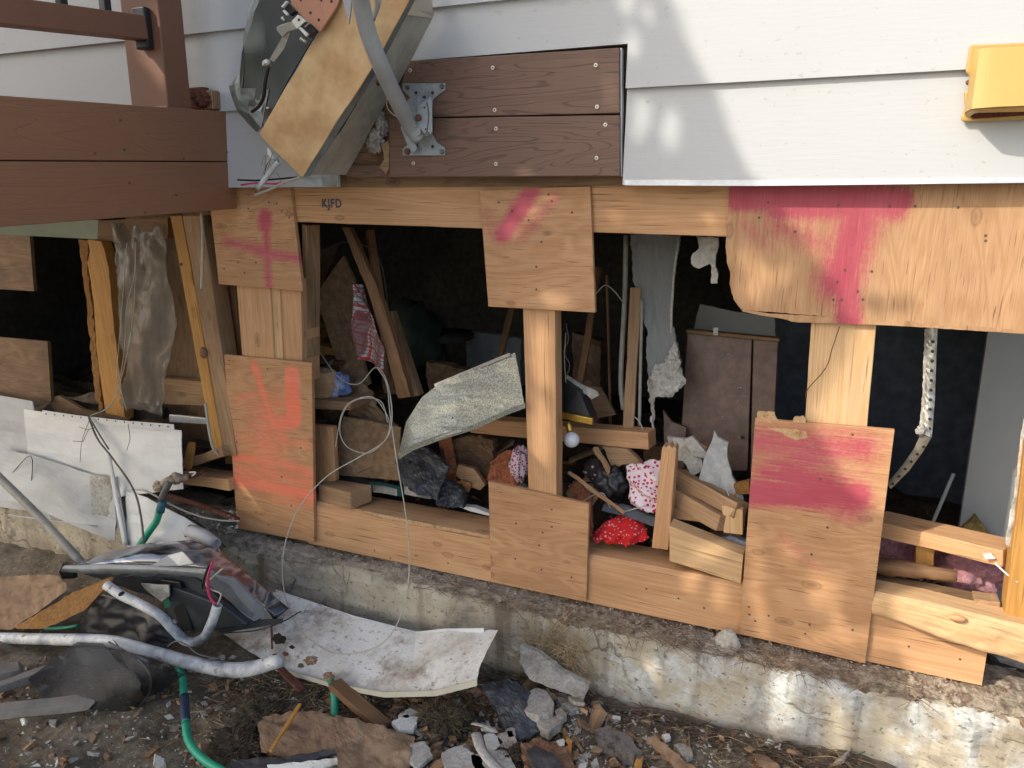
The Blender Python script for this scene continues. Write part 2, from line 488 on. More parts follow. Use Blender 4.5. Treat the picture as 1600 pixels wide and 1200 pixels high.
M['trim'] = plain('grey aluminium trim', (.52, .54, .55), .4, .5, .2, 40)
M['white_metal'] = plain('white coated sheet', (.66, .67, .66), .45, 0, .10, 10, .05)
M['dull_white'] = plain('dirty white sheet', (.50, .51, .51), .6, 0, .2, 6, .06)
def gutter_mat():
    m, nt, b = newmat('mud spattered white sheet'); p = pos(nt)
    a = tex(nt, p, 7, 8, .68); s = tex(nt, mapped(nt, p, (55, 90, 70)), 1.0, 5, .7, .6); big = tex(nt, p, 6, 7, .7)
    c = mixc(nt, ramp(nt, a, [(.48, (0, 0, 0)), (.70, (.7, .7, .7))]), (.68, .68, .64), (.34, .27, .18))
    c = mixc(nt, ramp(nt, big, [(.55, (0, 0, 0)), (.68, (.85, .85, .85))]), c, (.20, .14, .09))
    c = mixc(nt, mth(nt, 'MULTIPLY', ramp(nt, s, [(.575, (0, 0, 0)), (.64, (1, 1, 1))]), .8), c, (.22, .19, .15))
    nt.links.new(c, b.inputs['Base Color']); b.inputs['Roughness'].default_value = .6
    bump(nt, b, mth(nt, 'ADD', s, a), .5, .003); return m
M['gutter'] = gutter_mat()
M['panel_tan'] = rough_mat('tan enamel with rust stains', [(.52, .42, .26), (.55, .37, .18), (.53, .31, .14)], 1.8, .06, .5)
M['panel_grey'] = plain('grey enamel steel', (.40, .40, .35), .5, .1, .3, 30, .15)
M['panel_dark'] = plain('dark green enamel steel', (.018, .030, .027), .45, .2, .2, 20)
M['panel_edge'] = plain('scuffed grey steel', (.20, .23, .23), .45, .4, .5, 30)
M['copper'] = plain('copper coloured board', (.50, .25, .16), .4, .3, .2, 30)
M['zinc'] = plain('zinc plated steel', (.50, .49, .44), .35, .8, .3, 60)
M['mast'] = plain('grey painted steel mast', (.33, .35, .36), .38, .15, .15, 25, .04)
M['bracket'] = plain('pale grey steel bracket', (.34, .37, .39), .42, .3, .35, 40)
M['bolt'] = plain('dull bolt', (.16, .20, .17), .5, .6, .4, 90)
M['screw'] = plain('bright screw head', (.62, .58, .48), .4, .6, .2, 90)
M['black'] = plain('black plastic', (.012, .013, .015), .4, 0, .2, 30)
M['vent'] = plain('yellow plastic hood', (.46, .295, .085), .42, 0, .08, 10, .03)
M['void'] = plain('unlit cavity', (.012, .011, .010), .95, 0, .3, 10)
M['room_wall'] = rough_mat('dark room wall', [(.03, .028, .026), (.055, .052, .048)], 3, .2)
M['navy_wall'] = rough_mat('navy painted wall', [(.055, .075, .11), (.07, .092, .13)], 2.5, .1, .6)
M['drywall'] = plain('grey plasterboard', (.23, .24, .235), .9, 0, .12, 4, .05)
M['drywall_pale'] = rough_mat('pale broken plasterboard', [(.30, .29, .26), (.44, .43, .39), (.27, .23, .18)], 14, .5)
M['shard'] = rough_mat('pale grey plaster shard', [(.34, .36, .36), (.42, .43, .43)], 6, .2)
M['brown_door'] = rough_mat('dark brown laminate', [(.10, .055, .036), (.13, .075, .05)], 4, .15, .5, speck=(.25, .18, .15), speck_t=.74)
M['cardboard'] = rough_mat('brown cardboard', [(.19, .115, .06), (.26, .165, .09)], 6, .2)
M['cardboard_wet'] = rough_mat('damp cardboard', [(.18, .115, .068), (.25, .16, .095), (.30, .20, .12)], 4, .25)
M['cardboard_orange'] = rough_mat('orange brown fibreboard', [(.20, .09, .02), (.28, .14, .04)], 12, .4)
def concrete_mat():
    m, nt, b = newmat('old concrete with flaking white paint'); p = pos(nt)
    sx = nt.nodes.new('ShaderNodeSeparateXYZ'); nt.links.new(p, sx.inputs[0])
    n = tex(nt, p, 7, 6, .6); f = tex(nt, p, 70, 5, .65); pits = tex(nt, mapped(nt, p, (70, 70, 100)), 1.0, 3, .6)
    drip = tex(nt, mapped(nt, p, (12, 12, 1.6)), 1.0, 5, .6, .3)
    grey = ramp(nt, n, [(.3, (.33, .285, .21)), (.5, (.44, .39, .295)), (.7, (.52, .46, .36))])
    white = ramp(nt, f, [(.3, (.36, .37, .34)), (.6, (.56, .57, .54))])
    # paint survives towards the right of the wall
    side = mth(nt, 'MULTIPLY', mth(nt, 'ADD', sx.outputs[0], .52), 6.0, clamp=True)
    mask = mth(nt, 'ADD', mth(nt, 'MULTIPLY', n, 1.3), mth(nt, 'MULTIPLY', drip, .5))
    mask = ramp(nt, mask, [(.84, (0, 0, 0)), (.97, (1, 1, 1))])
    c = mixc(nt, mth(nt, 'MULTIPLY', mask, side), grey, white)
    c = mixc(nt, mth(nt, 'MULTIPLY', ramp(nt, drip, [(.52, (0, 0, 0)), (.66, (1, 1, 1))]), .75), c, (.16, .115, .07))
    c = mixc(nt, mth(nt, 'MULTIPLY', ramp(nt, pits, [(.60, (0, 0, 0)), (.68, (1, 1, 1))]), .8), c, (.10, .08, .06))
    # muddy splash line close to the soil and dark rot stain under the sill
    low = mth(nt, 'ADD', mth(nt, 'MULTIPLY', mth(nt, 'ADD', sx.outputs[2], 1.16), -14.0), mth(nt, 'MULTIPLY_ADD', n, 3, -1.6))
    c = mixc(nt, mth(nt, 'MULTIPLY', low, .65, clamp=True), c, (.17, .13, .09))
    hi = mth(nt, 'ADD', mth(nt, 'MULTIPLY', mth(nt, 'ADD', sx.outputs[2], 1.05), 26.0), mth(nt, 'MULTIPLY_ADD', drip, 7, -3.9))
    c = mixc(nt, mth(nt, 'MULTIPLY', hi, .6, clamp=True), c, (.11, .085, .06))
    vo = N(nt, 'ShaderNodeTexVoronoi', Scale=1.7); vo.feature = 'DISTANCE_TO_EDGE'
    wv = nt.nodes.new('ShaderNodeVectorMath'); wv.operation = 'ADD'; nt.links.new(p, wv.inputs[0])
    wn_ = N(nt, 'ShaderNodeTexNoise', Scale=9.0, Detail=4.0); nt.links.new(p, wn_.inputs['Vector'])
    sc_ = nt.nodes.new('ShaderNodeVectorMath'); sc_.operation = 'SCALE'; sc_.inputs['Scale'].default_value = .16; nt.links.new(wn_.outputs['Color'], sc_.inputs[0]); nt.links.new(sc_.outputs[0], wv.inputs[1])
    nt.links.new(wv.outputs[0], vo.inputs['Vector'])
    crack = ramp(nt, vo.outputs['Distance'], [(.0, (1, 1, 1)), (.004, (.6, .6, .6)), (.008, (0, 0, 0))])
    crack = mth(nt, 'MULTIPLY', crack, ramp(nt, tex(nt, p, 3.1, 3, .5), [(.5, (0, 0, 0)), (.6, (1, 1, 1))]))
    grime = tex(nt, mapped(nt, p, (5, 5, 7)), 1.0, 8, .72, .6)
    c = mixc(nt, mth(nt, 'MULTIPLY', ramp(nt, grime, [(.50, (0, 0, 0)), (.66, (1, 1, 1))]), .6), c, (.17, .135, .095))
    c = mixc(nt, mth(nt, 'MULTIPLY', crack, .7), c, (.07, .055, .04))
    nt.links.new(c, b.inputs['Base Color']); b.inputs['Roughness'].default_value = .92
    h = mth(nt, 'ADD', mth(nt, 'ADD', n, mth(nt, 'MULTIPLY', f, .5)), mth(nt, 'ADD', mth(nt, 'MULTIPLY', crack, -.8), mth(nt, 'MULTIPLY', mask, .3)))
    bump(nt, b, h, .45, .004); return m
M['concrete'] = concrete_mat()
M['concrete_chip'] = rough_mat('broken concrete', [(.25, .22, .18), (.36, .33, .28), (.46, .43, .38)], 14, .6)
M['dirt'] = rough_mat('brown soil', [(.08, .062, .04), (.15, .12, .08), (.23, .19, .135)], 7, 1.0, .95, speck=(.34, .29, .22), bdist=.01, speck_t=.66, speck_s=16)
M['wetdirt'] = rough_mat('dark clod', [(.022, .015, .01), (.06, .04, .025)], 16, 1.0, .9, bdist=.01)
M['straw'] = rough_mat('dry straw', [(.26, .18, .09), (.46, .34, .19)], 30, .1)
M['root'] = rough_mat('dark dry root', [(.05, .035, .025), (.13, .09, .06)], 30, .1)
M['pipe_white'] = plain('white pipe', (.60, .63, .66), .4, 0, .35, 16, .05)
M['pipe_scuffed'] = rough_mat('white pipe scuffed to grey', [(.12, .13, .15), (.36, .38, .41), (.58, .59, .58), (.62, .63, .62), (.64, .65, .64)], 6, .15, .5, speck=(.22, .2, .17), speck_t=.66, speck_s=8)
M['pipe_dull'] = plain('dull cream pipe', (.33, .32, .28), .55, 0, .4, 20)
M['hose'] = plain('green garden hose', (.012, .30, .17), .4, 0, .2, 40)
M['hose_blue'] = plain('blue hose coupling', (.02, .12, .17), .4, 0, .3, 40)
M['hose_navy'] = plain('navy tape', (.02, .035, .08), .45, 0, .3, 40)
M['brass'] = plain('corroded brass', (.42, .34, .24), .6, .2, .6, 60, .4)
M['gold'] = plain('polished brass trim', (.55, .36, .08), .3, .9, .3, 50)
M['rust'] = rough_mat('rusty iron', [(.10, .03, .018), (.17, .06, .035)], 20, .4)
M['wire_white'] = plain('white cable', (.44, .42, .36), .5, 0, .3, 60)
M['wire_grey'] = plain('grey cable', (.11, .105, .10), .5, 0, .3, 60)
M['wire_pink'] = plain('pink wire', (.55, .04, .14), .4, 0, .1, 60)
M['wire_black'] = plain('black wire', (.01, .01, .011), .4, 0, .1, 60)
M['charcoal'] = rough_mat('charred plastic', [(.014, .015, .017), (.04, .044, .05), (.085, .09, .10)], 14, .7, .45)
M['housing'] = plain('grey black plastic', (.045, .05, .057), .38, 0, .35, 22, .1)
M['housing_rim'] = plain('grey lamp rim', (.15, .165, .18), .32, .2, .4, 30)
M['bag'] = plain('black rubber sheet', (.028, .028, .03), .4, 0, .3, 8, .12)
M['green_bits'] = plain('teal card', (.01, .11, .08), .5, 0, .2, 30)
M['blue_cloth'] = rough_mat('blue and white cloth', [(.03, .07, .20), (.12, .20, .40), (.5, .52, .6)], 16, .3)
M['pale_cloth'] = rough_mat('pale blue cloth', [(.35, .40, .48), (.48, .52, .60)], 10, .3)
M['orange_cloth'] = rough_mat('dull orange cloth', [(.28, .09, .04), (.36, .13, .06)], 10, .3)
M['insul_pink'] = rough_mat('pink fibreglass', [(.22, .08, .10), (.36, .16, .18), (.45, .25, .26)], 11, 1.0, 1.0, bdist=.012)
M['insul_yellow'] = rough_mat('yellowed insulation', [(.10, .07, .02), (.22, .16, .05), (.06, .045, .02)], 22, 1.0, 1.0, bdist=.01)
M['insul_white'] = rough_mat('white insulation fluff', [(.25, .23, .20), (.55, .52, .47)], 26, 1.0, 1.0, bdist=.008)
M['paper'] = plain('pale green sheet', (.34, .38, .30), .7, 0, .15, 8)
M['white_shade'] = plain('white glass globe', (.66, .67, .70), .12, 0, .03, 10, 0)
def leafmat():
    m, nt, b = newmat('green leaf'); b.inputs['Base Color'].default_value = (.11, .15, .06, 1); b.inputs['Roughness'].default_value = .6
    tr = nt.nodes.new('ShaderNodeBsdfTranslucent'); tr.inputs[0].default_value = (.30, .36, .20, 1)
    mx = nt.nodes.new('ShaderNodeMixShader'); mx.inputs[0].default_value = .5
    nt.links.new(b.outputs[0], mx.inputs[1]); nt.links.new(tr.outputs[0], mx.inputs[2])
    nt.links.new(mx.outputs[0], nt.nodes['Material Output'].inputs['Surface']); return m
M['leaf'] = leafmat()
M['bark'] = rough_mat('tree bark', [(.05, .035, .025), (.12, .09, .07)], 20, .8)
M['chip'] = rough_mat('white chip', [(.5, .48, .44), (.68, .67, .62)], 20, .3)
def mottled_metal():
    m, nt, b = newmat('mottled zinc sheet'); p = pos(nt)
    n = tex(nt, p, 260, 3, .6); l = tex(nt, p, 12, 4, .6)
    c = ramp(nt, n, [(.38, (.20, .21, .18)), (.5, (.36, .375, .33)), (.62, (.55, .56, .50))])
    c = mixc(nt, mth(nt, 'MULTIPLY', l, .5), c, (.30, .31, .27))
    nt.links.new(c, b.inputs['Base Color']); b.inputs['Metallic'].default_value = .6
    b.inputs['Roughness'].default_value = .38; bump(nt, b, n, .4, .0015); return m
M['mottled'] = mottled_metal()
def pattern(name, a, c2, scale, t=.35, rot=0):
    m, nt, b = newmat(name); p = pos(nt)
    vo = N(nt, 'ShaderNodeTexVoronoi', Scale=scale, Randomness=.75); nt.links.new(p, vo.inputs['Vector'])
    c = mixc(nt, ramp(nt, vo.outputs['Distance'], [(t, (1, 1, 1)), (t + .06, (0, 0, 0))]), a, c2)
    nt.links.new(c, b.inputs['Base Color']); b.inputs['Roughness'].default_value = .9
    return m
M['hearts_pink'] = pattern('white cloth with pink marks', (.70, .60, .64), (.42, .02, .08), 95, .34)
M['hearts_purple'] = pattern('cloth with fine purple print', (.62, .50, .56), (.22, .01, .09), 150, .38)
M['hearts_red'] = pattern('red cloth with pale marks', (.55, .012, .016), (.70, .28, .26), 95, .24)
def plaid():
    m, nt, b = newmat('plaid cloth'); uv = uvout(nt)
    sx = nt.nodes.new('ShaderNodeSeparateXYZ'); nt.links.new(uv, sx.inputs[0])
    c = (.42, .38, .36)
    def st(ax, f, thr, colr, c, ph=0.0):
        s = mth(nt, 'SINE', mth(nt, 'MULTIPLY_ADD', sx.outputs[ax], f, ph))
        return mixc(nt, mth(nt, 'MULTIPLY', ramp(nt, s, [(thr, (0, 0, 0)), (thr + .04, (1, 1, 1))]), .8), c, colr)
    c = st(0, 520, .72, (.06, .06, .07), c); c = st(1, 520, .72, (.06, .06, .07), c)
    c = st(0, 170, .78, (.32, .03, .03), c, 1.2); c = st(1, 170, .78, (.32, .03, .03), c, .6)
    c = st(1, 60, .55, (.16, .06, .06), c, .2)
    nt.links.new(c, b.inputs['Base Color']); b.inputs['Roughness'].default_value = .95; return m
M['plaid'] = plaid()
def film(name, c, alpha, rough):
    m, nt, b = newmat(name); p = pos(nt); n = tex(nt, p, 9, 5, .6, 1.0)
    b.inputs['Base Color'].default_value = (*c, 1); b.inputs['Roughness'].default_value = rough
    nt.links.new(mth(nt, 'MULTIPLY_ADD', n, .6, alpha - .3, clamp=True), b.inputs['Alpha'])
    bump(nt, b, n, .3, .01); return m
M['film'] = film('cloudy plastic film', (.30, .26, .21), .36, .3)
def mesh_screen():
    m, nt, b = newmat('black window screen'); uv = uvout(nt)
    sx = nt.nodes.new('ShaderNodeSeparateXYZ'); nt.links.new(uv, sx.inputs[0])
    a = mth(nt, 'MAXIMUM', mth(nt, 'SINE', mth(nt, 'MULTIPLY', sx.outputs[0], 4200)), mth(nt, 'SINE', mth(nt, 'MULTIPLY', sx.outputs[1], 4200)))
    nt.links.new(mth(nt, 'MULTIPLY_ADD', a, .3, .42, clamp=True), b.inputs['Alpha'])
    b.inputs['Base Color'].default_value = (.03, .03, .03, 1); b.inputs['Roughness'].default_value = .6; return m
M['screen'] = mesh_screen()
def lens_mat():
    m, nt, b = newmat('headlight lens with painted reflections'); p = pos(nt)
    n = tex(nt, mapped(nt, p, (5, 9, 30)), 1.0, 2, .45, .8)
    c = ramp(nt, n, [(.34, (.02, .022, .03)), (.46, (.10, .11, .13)), (.54, (.42, .42, .44)), (.60, (.12, .09, .085)), (.72, (.5, .52, .56))])  # light and dark streaks imitate chrome reflections
    nt.links.new(c, b.inputs['Base Color']); b.inputs['Metallic'].default_value = .35
    b.inputs['Roughness'].default_value = .14; b.inputs['Coat Weight'].default_value = 1.0
    bump(nt, b, n, .25, .004); return m
M['lens'] = lens_mat()
M['cream'] = plain('cream lump', (.42, .35, .27), .8, 0, .3, 40, .3)
M['block_cream'] = plain('cream plastic', (.66, .64, .55), .4, 0, .1, 40)

# ================================================================ GROUND
def ground():
    V = []; Fc = []
    xs = [-40, -20, -10, -6, -4.5] + [-3.8 + .025 * i for i in range(205)] + [2, 4, 8, 16, 40]
    ys = [-40, -20, -8, -4, -2.5] + [-1.9 + .025 * i for i in range(75)]
    for y in ys:
        for x in xs: V.append((x, y, gh(x, y)))
    w = len(xs)
    for j in range(len(ys) - 1):
        for i in range(w - 1): Fc.append((j * w + i, j * w + i + 1, (j + 1) * w + i + 1, (j + 1) * w + i))
    return struct(mk('ground', V, Fc, M['dirt'], smooth=True))
ground()
def far_ground():
    V = [(-200, -40, GZ - .03), (200, -40, GZ - .03), (200, -200, GZ - .03), (-200, -200, GZ - .03),
         (-200, 200, GZ - .5), (200, 200, GZ - .5), (200, -40, GZ - .5), (-200, -40, GZ - .5)]
    return struct(mk('yard_ground', V, [(0, 1, 2, 3), (4, 5, 6, 7)], M['dirt']))
far_ground()
def bounce_plane():  # added unseen pale plane that bounces sunlight into the shaded wall and rooms
    V = []; Fc = []; n = 30
    for j in range(n + 1):
        for i in range(n + 1):
            x = -9 + 18 * i / n; y = -2.5 - 12 * j / n; V.append((x, y, GZ + .07 + .01 * nz(x, y)))
    for j in range(n):
        for i in range(n): a = j * (n + 1) + i; Fc.append((a, a + 1, a + n + 2, a + n + 1))
    struct(mk('bounce_plane', V, Fc, rough_mat('pale bounce surface', [(.44, .42, .38), (.54, .52, .47)], 3, .2)))
bounce_plane()

# ================================================================ FOUNDATION AND ROOM BEHIND
found = thing('foundation_wall', 'old concrete foundation wall with flaking white paint under the timber framing', 'foundation')
def foundation():
    n, m = 300, 60; pts = []
    for i in range(n):
        x = -3.6 + 5.2 * i / (n - 1)
        for j in range(m):
            v = j / (m - 1)
            z = -1.018 - .345 * v
            y = -.052 - .012 * v + .006 * fbm(x * 3, z * 3, 2) + .004 * fbm(x * 14, z * 14, 4) + .0015 * fbm(x * 60, z * 60, 6)
            # layers of render broken away, leaving steps
            s = fbm(x * 2.1, z * 3.1, 11) + .5 * fbm(x * 8, z * 8, 12)
            y -= .007 if s > .12 else 0
            if v < .08: y += (.08 - v) * .22; z += .006 * fbm(x * 9, 1, 3)
            pts.append(Vector((x, y, z)))
    return grid_solid('concrete_face', pts, n, m, .28, M['concrete'], found, grain=(1, 0, 0))
foundation()
def sill():
    n, m = 420, 16; pts = []
    for i in range(n):
        x = -1.75 + 2.9 * i / (n - 1)
        for j in range(m):
            v = j / (m - 1)
            if v < .55: y = .10 - .142 * v / .55; z = -1.002 - .004 * v
            else: y = -.042 - .012 * (v - .55); z = -1.006 - .028 * (v - .55) / .45
            a = .012 * fbm(x * 5, v * 4, 1) + .010 * fbm(x * 22, v * 14, 2) + .005 * fbm(x * 70, v * 30, 5)
            gone = max(0, fbm(x * 1.9, 0, 31) - .05) * .04
            pts.append(Vector((x, y + gone + a * .8, z + (a * .7 - .004) * (1 if v > .25 else .1) - gone * .4)))
    o = grid_solid('rotten_sill_plate', pts, n, m, .02, M['rot'], found, back=(0, .3, -1))
sill()
def sillfib():
    x = rnd.uniform(-1.35, .25); w = max(0, 1 - abs((x + .3) / .75) ** 2)
    while rnd.random() > .12 + w:
        x = rnd.uniform(-1.35, .25); w = max(0, 1 - abs((x + .3) / .75) ** 2)
    p = Vector((x, rnd.uniform(-.062, -.025), rnd.uniform(-1.03, -.998)))
    d = Vector((rnd.uniform(-1, 1), rnd.uniform(-.25, .05), rnd.uniform(-.25, .12))).normalized()
    return p, d, rnd.uniform(.015, .07), Vector((0, rnd.uniform(-.1, .05), rnd.uniform(-.3, .1)))
stuff(strands('rotten_splinters', sillfib, 1000, M['rotfib'], found, .0011))
def wallfib():
    px, py = rnd.choice([(835, 1000), (840, 1015), (875, 1010), (880, 1035), (905, 1040), (868, 990), (900, 1010)])
    p = W(px + rnd.uniform(-18, 18), py + rnd.uniform(-22, 22), -.071)
    d = Vector((rnd.uniform(-.35, .35), rnd.uniform(-.12, -.02), rnd.uniform(-1, .2))).normalized()
    return p, d, rnd.uniform(.02, .09), Vector((rnd.uniform(-.4, .4), rnd.uniform(-.1, 0), 0))
stuff(strands('dry_creeper', wallfib, 420, M['straw'], found, .0011))
lump('mortar_lump', W(1137, 1004, -.046), (.026, .014, .030), M['concrete_chip'], found, 4, 4, .25, 1.6)

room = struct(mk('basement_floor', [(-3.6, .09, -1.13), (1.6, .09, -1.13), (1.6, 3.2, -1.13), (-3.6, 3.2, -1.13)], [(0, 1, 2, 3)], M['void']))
def wallbox(name, a, b, mat, label=None):
    (x0, y0, z0), (x1, y1, z1) = a, b
    V = [(x0, y0, z0), (x1, y0, z0), (x1, y1, z0), (x0, y1, z0), (x0, y0, z1), (x1, y0, z1), (x1, y1, z1), (x0, y1, z1)]
    o = mk(name, V, [(0, 1, 2, 3), (7, 6, 5, 4), (0, 4, 5, 1), (1, 5, 6, 2), (2, 6, 7, 3), (3, 7, 4, 0)], mat)
    return struct(o)
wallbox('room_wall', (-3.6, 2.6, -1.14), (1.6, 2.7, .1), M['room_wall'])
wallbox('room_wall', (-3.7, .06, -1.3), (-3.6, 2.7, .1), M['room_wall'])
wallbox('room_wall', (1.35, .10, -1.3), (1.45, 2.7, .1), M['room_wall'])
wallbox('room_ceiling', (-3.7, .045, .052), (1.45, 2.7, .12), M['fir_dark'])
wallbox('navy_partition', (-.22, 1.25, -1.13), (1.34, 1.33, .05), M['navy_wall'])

# ================================================================ SIDING
side = thing('siding_wall', 'white painted lap siding wall above the exposed timber header', 'siding')
ZB = W(1285, 287, -.055).z
COURSE = W(1285, 121, -.055).z - ZB
def course(k, x0, x1, ztop=None, zbot=None):
    """one lap of siding; part of a lap may be cut away below zbot or above ztop"""
    c0 = ZB + COURSE * k; c1 = c0 + COURSE + .012
    z0 = c0 if zbot is None else zbot
    z1 = c1 if ztop is None else ztop
    fy = lambda z: -.0565 + .013 * (z - c0) / (c1 - c0)
    n = max(2, int((x1 - x0) / .05))
    prof = [(z0, fy(z0)), ((z0 + z1) / 2, fy((z0 + z1) / 2)), (z1, fy(z1)), (z1, fy(z1) + .007), (z0, fy(z0) + .0115)]
    V = []; Fc = []; q = len(prof)
    for i in range(n + 1):
        x = x0 + (x1 - x0) * i / n
        for z, y in prof: V.append((x, y + .0012 * nz(x * 1.7, k, 3), z + (.0015 * nz(x * 1.1, k, 6) if z in (c0, c1) else 0)))
    for i in range(n):
        for j in range(q):
            Fc.append((i * q + j, i * q + (j + 1) % q, (i + 1) * q + (j + 1) % q, (i + 1) * q + j))
    Fc += [tuple(range(q)), tuple(n * q + j for j in range(q))]
    return mk('siding_board', V, Fc, M['siding'], side)
XL, XR = W(605, 280, -.06).x, W(973, 287, -.055).x
XP = W(540, 280, -.05).x
ZT = W(640, 96, -.06).z + .003
course(0, XR, 3.0); course(0, -3.4, XP - .02)
course(1, XR, 3.0, ztop=ZT); course(1, -3.4, XL - .02, ztop=ZT)
course(1, -3.4, 3.0, zbot=ZT)
for k in range(2, 14): course(k, -3.4, 3.0)
zb = ZB
tr = patch('aluminium_starter_strip', [(976, 281, -.058), (1200, 281.5, -.058), (1400, 279, -.058), (1604, 277, -.058)], [(976, 289.5, -.059), (1180, 290.5, -.059), (1400, 288, -.061), (1604, 285.5, -.059)], 40, 3, .012, M['trim'], side)
mk('wall_sheathing', [(-3.4, -.012, ZB), (3, -.012, ZB), (3, -.012, 2.8), (-3.4, -.012, 2.8), (-3.4, .04, ZB), (3, .04, ZB), (3, .04, 2.8), (-3.4, .04, 2.8)], [(0, 1, 2, 3), (7, 6, 5, 4), (0, 4, 5, 1), (1, 5, 6, 2), (2, 6, 7, 3), (3, 7, 4, 0)], M['ply_dark'], side)

# ================================================================ TIMBER FRAME
header = thing('timber_header', 'long raw fir header beam running under the siding and brown boards', 'beam')
h0 = plank('header_board', (372, 262), (1150, 262), (1150, 370.5), (372, 344), 0.0, .04, M['fir'], header, grain=(1, 0, 0))
plank('header_board', (1151, 262), (1640, 262), (1640, 385), (1151, 370.5), 0.0, .04, M['fir'], header, grain=(1, 0, 0))
def text_mesh(txt, p, size, mat, parent):
    cu = bpy.data.curves.new('stencil', 'FONT'); cu.body = txt; cu.size = size; cu.extrude = .0003; cu.offset = .0006; cu.space_character = 1.15
    o = bpy.data.objects.new('stencil', cu); col.objects.link(o)
    dg = bpy.context.evaluated_depsgraph_get(); me = bpy.data.meshes.new_from_object(o.evaluated_get(dg))
    bpy.data.objects.remove(o)
    V = [Vector((v.co.x * .85, -v.co.z, v.co.y)) + p for v in me.vertices]
    Fc = [tuple(f.vertices) for f in me.polygons]
    return mk('stencil_lettering', V, Fc, mat, parent)
text_mesh('KJFD', W(503, 324, -.0022), .031, plain('stencil ink', (.10, .115, .14), .8, 0, .9, 300), header)

screw_dark = disc_mesh('nail_head', .0026, .0012, plain('dull nail', (.12, .09, .07), .6, .3, .3, 90))
screw_big = disc_mesh('screw_head', .0058, .002, M['screw'], 10, plain('screw socket', (.05, .045, .04), .6, .4, 0, 9))
def nails(pts, y, parent, me=None, name='nail_head', s=1.0):
    for px, py in pts: stamp(me or screw_dark, name, W(px, py, y), parent, s)

# bottom beam
bb = thing('bottom_beam', 'heavy fir bottom beam lying along the foundation behind the plywood gussets', 'beam')
def bbeam(pxl, pxr, ztop, name='beam_face', dz=0):
    x0 = W(pxl, 900).x; x1 = W(pxr, 960).x
    n = max(3, int((x1 - x0) / .02)); m = 12; pts = []
    sd = rnd.uniform(0, 50)
    for i in range(n):
        x = x0 + (x1 - x0) * i / (n - 1)
        for j in range(m):
            v = j / (m - 1)
            if v < .4: y = .105 * (1 - v / .4); z = ztop
            else: y = 0; z = ztop + (-.998 - ztop) * (v - .4) / .6
            if .35 < v < .42: y += .002; z -= .002
            ch = max(0, nz(x * 3, 5, sd)) * .012 if .3 < v < .5 else 0
            pts.append(Vector((x, y + ch + .0008 * nz(x * 20, v * 9, sd), z - ch * .4)))
    return grid_solid(name, pts, n, m, .03, M['fir'], bb, back=(0, .6, -.35), grain=(1, 0, 0))
bbeam(485, 900, -.862); bbeam(900, 1552, -.868)
plank('splinter_strip', (560, 797), (765, 837), (765, 842), (600, 812), -.004, .006, M['osb_core'], bb)
nails([(585, 860), (610, 872), (650, 868), (700, 880), (1010, 920), (1060, 935), (1100, 950), (1420, 1010), (1500, 1030)], 0.0, bb)

# posts
lp = thing('left_post', 'doubled fir stud standing between the pink cross board and the coral painted board', 'post')
plank('stud', (368, 430), (421, 432), (432, 600), (382, 600), .0, .089, M['fir'], lp)
plank('stud', (421.8, 432), (436, 432), (444, 600), (432.5, 600), .004, .085, M['fir_pale'], lp, bevel=.001)
plank('stud', (436.8, 432), (470, 436), (473, 600), (444.8, 600), .008, .08, M['fir'], lp)
plank('stud', (471.5, 350), (479, 352), (480, 560), (474, 560), .03, .06, M['fir_old'], lp)
mp = thing('middle_post', 'square fir post in the middle of the opening between two plain gussets', 'post')
plank('stud', (817, 470), (867, 472), (870, 790), (826, 782), 0.0, .045, M['fir'], mp)
plank('stud', (817, 470), (867, 472), (870, 790), (826, 782), 0.0465, .04, M['fir'], mp)
rp = thing('right_post', 'wide pale fir post with a long crack under the big pink painted plywood', 'post')
plank('stud', (1269, 480), (1372, 488), (1352, 700), (1256, 690), 0.0, .04, M['fir_pale'], rp)
tube('crack', [W(1312, 510, -.0004), W(1300, 545, -.0004), W(1290, 575, -.0004), W(1262, 608, -.0004), W(1259, 622, -.0004)], .0009, M['fir_dark'], rp, 5, 4)

# plywood gussets
def pm_cross(px, py):
    return max(cap(px, py, 414, 338, 414, 352, 10, 6), cap(px, py, 415, 350, 420, 450, 5, 6) * .95, cap(px, py, 355, 378, 405, 390, 8, 10) * .75, cap(px, py, 400, 392, 468, 404, 7, 7) * .8)
def pm_coral(px, py):
    return max(cap(px, py, 396, 568, 424, 655, 5, 4) * .8, cap(px, py, 456, 584, 459, 658, 11, 4) * 1.1, cap(px, py, 430, 662, 455, 660, 10, 7), cap(px, py, 440, 680, 445, 690, 8, 10) * .7,
               cap(px, py, 372, 624, 400, 616, 5, 9) * .6, cap(px, py, 368, 682, 480, 694, 6, 12) * .55, cap(px, py, 368, 714, 425, 722, 6, 6) * .85, cap(px, py, 435, 722, 484, 738, 6, 8) * .8,
               cap(px, py, 370, 750, 486, 774, 9, 7) * .9, cap(px, py, 430, 782, 484, 786, 4, 9) * .6, cap(px, py, 420, 640, 415, 740, 26, 30) * .55, cap(px, py, 372, 735, 484, 752, 12, 14) * .6)
def pm_slash(px, py):
    return max(cap(px, py, 830, 300, 786, 365, 13, 8), cap(px, py, 868, 308, 815, 372, 8, 14) * .5, cap(px, py, 762, 330, 770, 370, 4, 16) * .5, cap(px, py, 765, 355, 775, 375, 8, 12) * .4)
def pm_big(px, py):
    return max(cap(px, py, 1150, 308, 1405, 312, 22, 10), cap(px, py, 1210, 330, 1400, 330, 16, 14) * .9, cap(px, py, 1215, 350, 1330, 400, 16, 26) * .7, cap(px, py, 1345, 345, 1310, 440, 34, 22) * .9, cap(px, py, 1322, 400, 1326, 500, 22, 10) * .9, cap(px, py, 1160, 350, 1200, 380, 12, 22) * .4)
